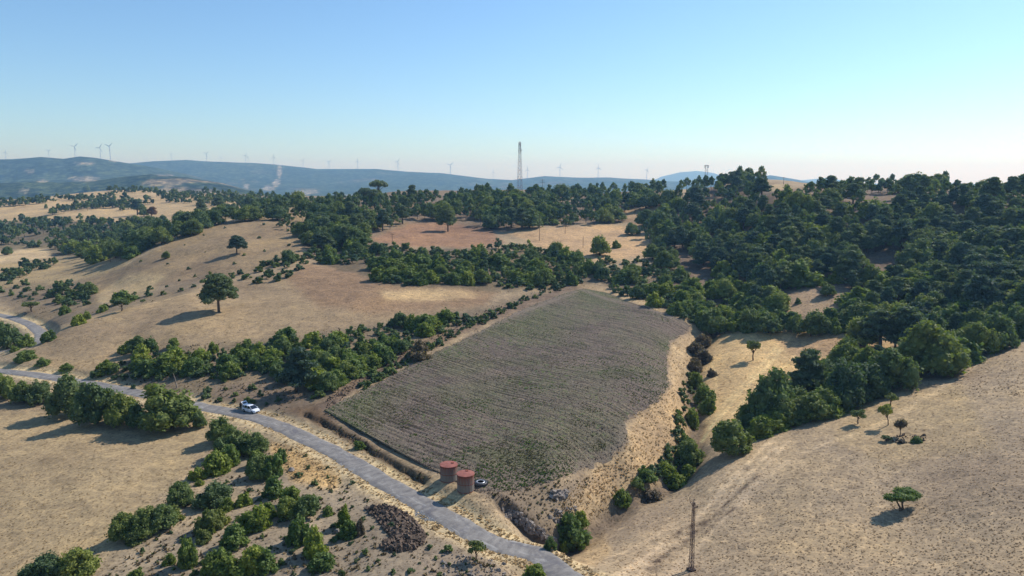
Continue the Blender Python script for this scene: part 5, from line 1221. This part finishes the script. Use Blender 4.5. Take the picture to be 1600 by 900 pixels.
arm = MB(); arm.tube([(0, 0, hp_-.55), (-.55, 0, hp_+.15), (-.62, 0, hp_+.62)], [.05, .045, .035], 4); arm.tube([(0, 0, hp_+.25), (-.55, 0, hp_+.15)], [.03, .03], 4); ao = arm.build('arm', M_STEEL, pp)
arm = MB(); arm.tube([(0, 0, hp_-.75), (.62, 0, hp_-.72)], [.05, .045], 4); arm.tube([(0, 0, hp_+.05), (.5, 0, hp_-.68)], [.03, .03], 4); arm.build('arm', M_STEEL, pp)
t = MB(); t.tube([(0, 0, hp_), (0, 0, hp_+.35)], [.05, .02], 5); t.build('peak', M_STEEL, pp)
for (ix, iz) in ((-.62, hp_+.62), (.60, hp_-.70), (.02, hp_+.3)):
    t = MB(); t.lathe([(.02, 0), (.06, .02), (.03, .06), (.07, .08), (.03, .12), (.06, .14), (.02, .2)], 8, (ix, 0, iz)); t.build('insulator', M_BLACK, pp)
# tall telecom mast
def at_dist(u, Y): s = (u-800)/F; return s*Y, Y, float(hz(s*Y, Y))
x, y, z = at_dist(812, 560); d = y*CP-(z-H)*SP; top = z+0; 
def z_for(v, x, y):   # height at which a point above (x, y) shows at picture row v
    a, b_, c_ = pix_ray(800, v); return H+y*float(c_)/float(b_)
mast = empty('telecom_mast', (x, y, z), .4, 'tall slim lattice telecom mast rising above the middle wood', 'mast'); mh_ = z_for(222, x, y)-z
lattice(mast, mh_, 3.4, 1.1, 24, .12, M_GREY, M_RED)
for k in range(4):
    a = k*pi/2+.4; t = MB(); t.box((1.0*cos(a), 1.0*sin(a), mh_-2.2-(k % 2)*3.5), (.35, .35, 3.2), a); t.build('antenna', M_GREY if k % 2 else M_STEEL, mast)
t = MB(); t.lathe([(.02, 0), (.5, .12), (.6, .3)], 12, (0, 0, 0)); o = t.build('dish', M_GREY, mast, (1.1, 0, mh_-6)); o.rotation_euler = (0, pi/2, 0)
t = MB(); t.box((0, 0, mh_+.1), (1.5, 1.5, .15)); t.build('platform', M_GREY, mast)
x, y, z = at_dist(1100, 640); m2 = empty('telecom_mast', (x, y, z), 0, 'short lattice mast with head frame on the wooded hill skyline', 'mast'); mh_ = z_for(258, x, y)-z
lattice(m2, mh_, 2.6, 1.8, 9, .10, M_GREY)
t = MB(); t.box((0, 0, mh_-.3), (3.2, 3.2, .3)); t.build('platform', M_GREY, m2)
for sx in (-1, 1): t = MB(); t.box((sx*1.5, 0, mh_-1.4), (.4, .4, 2.2)); t.build('antenna', M_GREY, m2)
def pole(u, v, vtop, label, name='utility_pole', arms=1, mat=None, lean=0, Y=None):
    x, y, z = ground_at(u, v) if Y is None else at_dist(u, Y)
    h_ = z_for(vtop, x, y)-z; r_ = max(.11, .5*y/F*.5)
    o = empty(name, (x, y, z-.1), 0, label, 'pole'); t = MB(); t.tube([(0, 0, 0), (lean, 0, h_)], [r_*1.2, r_*.8], 6); t.build('shaft', mat or M_WOOD, o)
    for k in range(arms):
        t = MB(); t.box((lean, 0, h_-.5-k*1.6), (max(2.0, h_*.28), .15, .16)); t.build('crossarm', mat or M_WOOD, o)
pole(911, 387, 369, 'slender pole standing in the central pale meadow', arms=0)
pole(883, 365, 350, 'thin pole at the upper edge of the central pale meadow')
pole(613, 377, 364, 'short pole at the lower corner of the reddish fallow patch')
pole(843, 376, 333, 'tall thin pole in front of the middle wood beside the meadow', arms=0)
pole(847, 0, 280, 'dark pole with cross arms against the far blue ridge', arms=2, mat=M_STEEL, Y=545)
pole(1220, 0, 276, 'thin dark pole on the skyline of the wooded hill', arms=1, mat=M_STEEL, Y=440)
pole(129, 403, 392, 'short post beside the track behind the second hill', arms=0)
x, y, z = ground_at(277, 606); dt = empty('dead_tree', (x, y, z-.1), 0, 'bare bleached dead trunk leaning above the roadside trees', 'tree')
d = y*CP-(z-H)*SP; s_ = d/F; t = MB(); t.tube([(0, 0, 0), (-.25, 0, 1.2), (-.35, 0, 2.2), (-.75, 0, 3.6)], [.16, .13, .1, .04], 6); t.build('trunk', M_DEAD, dt)
t = MB(); t.tube([(-.35, 0, 2.2), (.15, .1, 3.1)], [.06, .02], 4); t.build('branch', M_DEAD, dt)
# wind turbines
M_TURB = plain('turbine_white', (205, 210, 216), .5)
tw = MB(); tw.tube([(0, 0, -6), (0, 0, 40), (0, 0, 79)], [2.3, 1.9, 1.3], 10); TW = tw.mesh('tower', M_TURB)
nc = MB(); nc.box((0, 1.2, 80.3), (3.2, 8.5, 3.2)); NC = nc.mesh('nacelle', M_TURB)
hb = MB(); hb.lathe([(.05, 1.9), (1.0, 1.4), (1.5, .3), (1.5, -1.0)], 12); HB = hb.mesh('hub', M_TURB)
bl = MB(); sec = []
for k in range(9):
    f = k/8; L_ = 2+37*f; ch = (2.2+1.6*min(f*5, 1))*(1-f)**.8+.35; th = .28*ch; tw_ = .5*(1-f); sec.append([(ch*(.7*cos(a)+.15)*cos(tw_)-th*.5*sin(a)*sin(tw_), ch*(.7*cos(a)+.15)*sin(tw_)+th*.5*sin(a)*cos(tw_), L_) for a in np.linspace(0, 2*pi, 7)[:-1]])
V = [p for s__ in sec for p in s__]; Q = [(i_*6+j_, i_*6+(j_+1) % 6, (i_+1)*6+(j_+1) % 6, (i_+1)*6+j_) for i_ in range(8) for j_ in range(6)]; bl.add(V, Q); BL = bl.mesh('blade', M_TURB)
TURB = [(21,238,250,4300),(88,236,247,4300),(128,229,247,4300),(167,231,249.5,4300),(182,229,251.5,4300),(276,241,251,6200),(330,240,253,6200),(352,246,256,6200),(390,243,256,6200),(394,246,259,6200),(433,245.5,258,6200),(478,251,263,6200),(518,253,265,6200),(562,252,264,6200),(624,253,266,6200),(705,258,271,6200),(771,269,280,6200),(824,265,279,6200),(874,261,277,6200),(933,262,278,6200),(1008,265,281,6200)]
ROT = [10, 60, 45, 30, 55, 15, 50, 40, 25, 5, 0, 35, 52, 8, 30, 48, 0, 0, 12, 0, 25]
TL = ['far left wind turbine alone on the mountain ridge', 'wind turbine second from the ridge beginning, left of the summit', 'wind turbine on the mountain summit', 'left one of the close pair of tall wind turbines beside the summit', 'right one of the close pair of tall wind turbines beside the summit',
 'wind turbine over the dip, first on the long blue ridge', 'wind turbine on the flat top of the long blue ridge', 'small wind turbine right after the flat ridge top', 'left one of the overlapping small pair on the blue ridge', 'right one of the overlapping small pair on the blue ridge',
 'wind turbine directly above the pale scar on the blue ridge', 'wind turbine next to the right of the pale-scar one', 'wind turbine left of the umbrella pines, farther one', 'wind turbine just above and left of the umbrella pines', 'wind turbine just right of the umbrella pines',
 'wind turbine midway between umbrella pines and tall mast', 'low wind turbine just left of the tall mast', 'wind turbine just right of the tall mast', 'wind turbine second to the right of the tall mast', 'wind turbine third to the right of the tall mast', 'last wind turbine at the right end of the blue ridge']
for (u, vh, vb, R_), ro, lb in zip(TURB, ROT, TL):
    s_ = (u-800)/F; k = sqrt(1+s_*s_); Y = R_*1.0; x = s_*Y; y = Y
    rr = hypot(x, y); x, y = x/rr*R_*k, y/rr*R_*k; z = float(hz(x, y)); sc = (z_for(vh, 0, y)-z)/80.3
    tb = empty('wind_turbine', (x, y, z), 0, lb, 'wind turbine', 'wind turbines along the far ridge'); tb.scale = (sc, sc, sc)
    tb.rotation_euler = (0, 0, radians(random.uniform(-35, 35)))
    link(TW, 'tower', tb); link(NC, 'nacelle', tb); h_ = link(HB, 'hub', tb, (0, -4.4, 80.3)); h_.rotation_euler = (pi/2, 0, 0)
    for k in range(3):
        o = link(BL, 'blade', tb, (0, -4.0, 80.3)); o.rotation_euler = (0, radians(ro+120*k), 0)
# ---------------------------------------------------------------- the haze in the air
hz_m = bpy.data.materials.new('haze'); hz_m.use_nodes = True; nt = hz_m.node_tree; nt.nodes.remove(nt.nodes['Principled BSDF'])
pv = nt.nodes.new('ShaderNodeVolumePrincipled'); pv.inputs['Color'].default_value = HAZE_COL; pv.inputs['Absorption Color'].default_value = (1, 1, 1, 1); pv.inputs['Density'].default_value = HAZE_DEN; pv.inputs['Anisotropy'].default_value = .25
nt.links.new(pv.outputs[0], nt.nodes['Material Output'].inputs['Volume'])
t = MB(); t.box((0, 0, 120), (29200, 29200, 420)); t.build('haze', hz_m, kind='stuff')
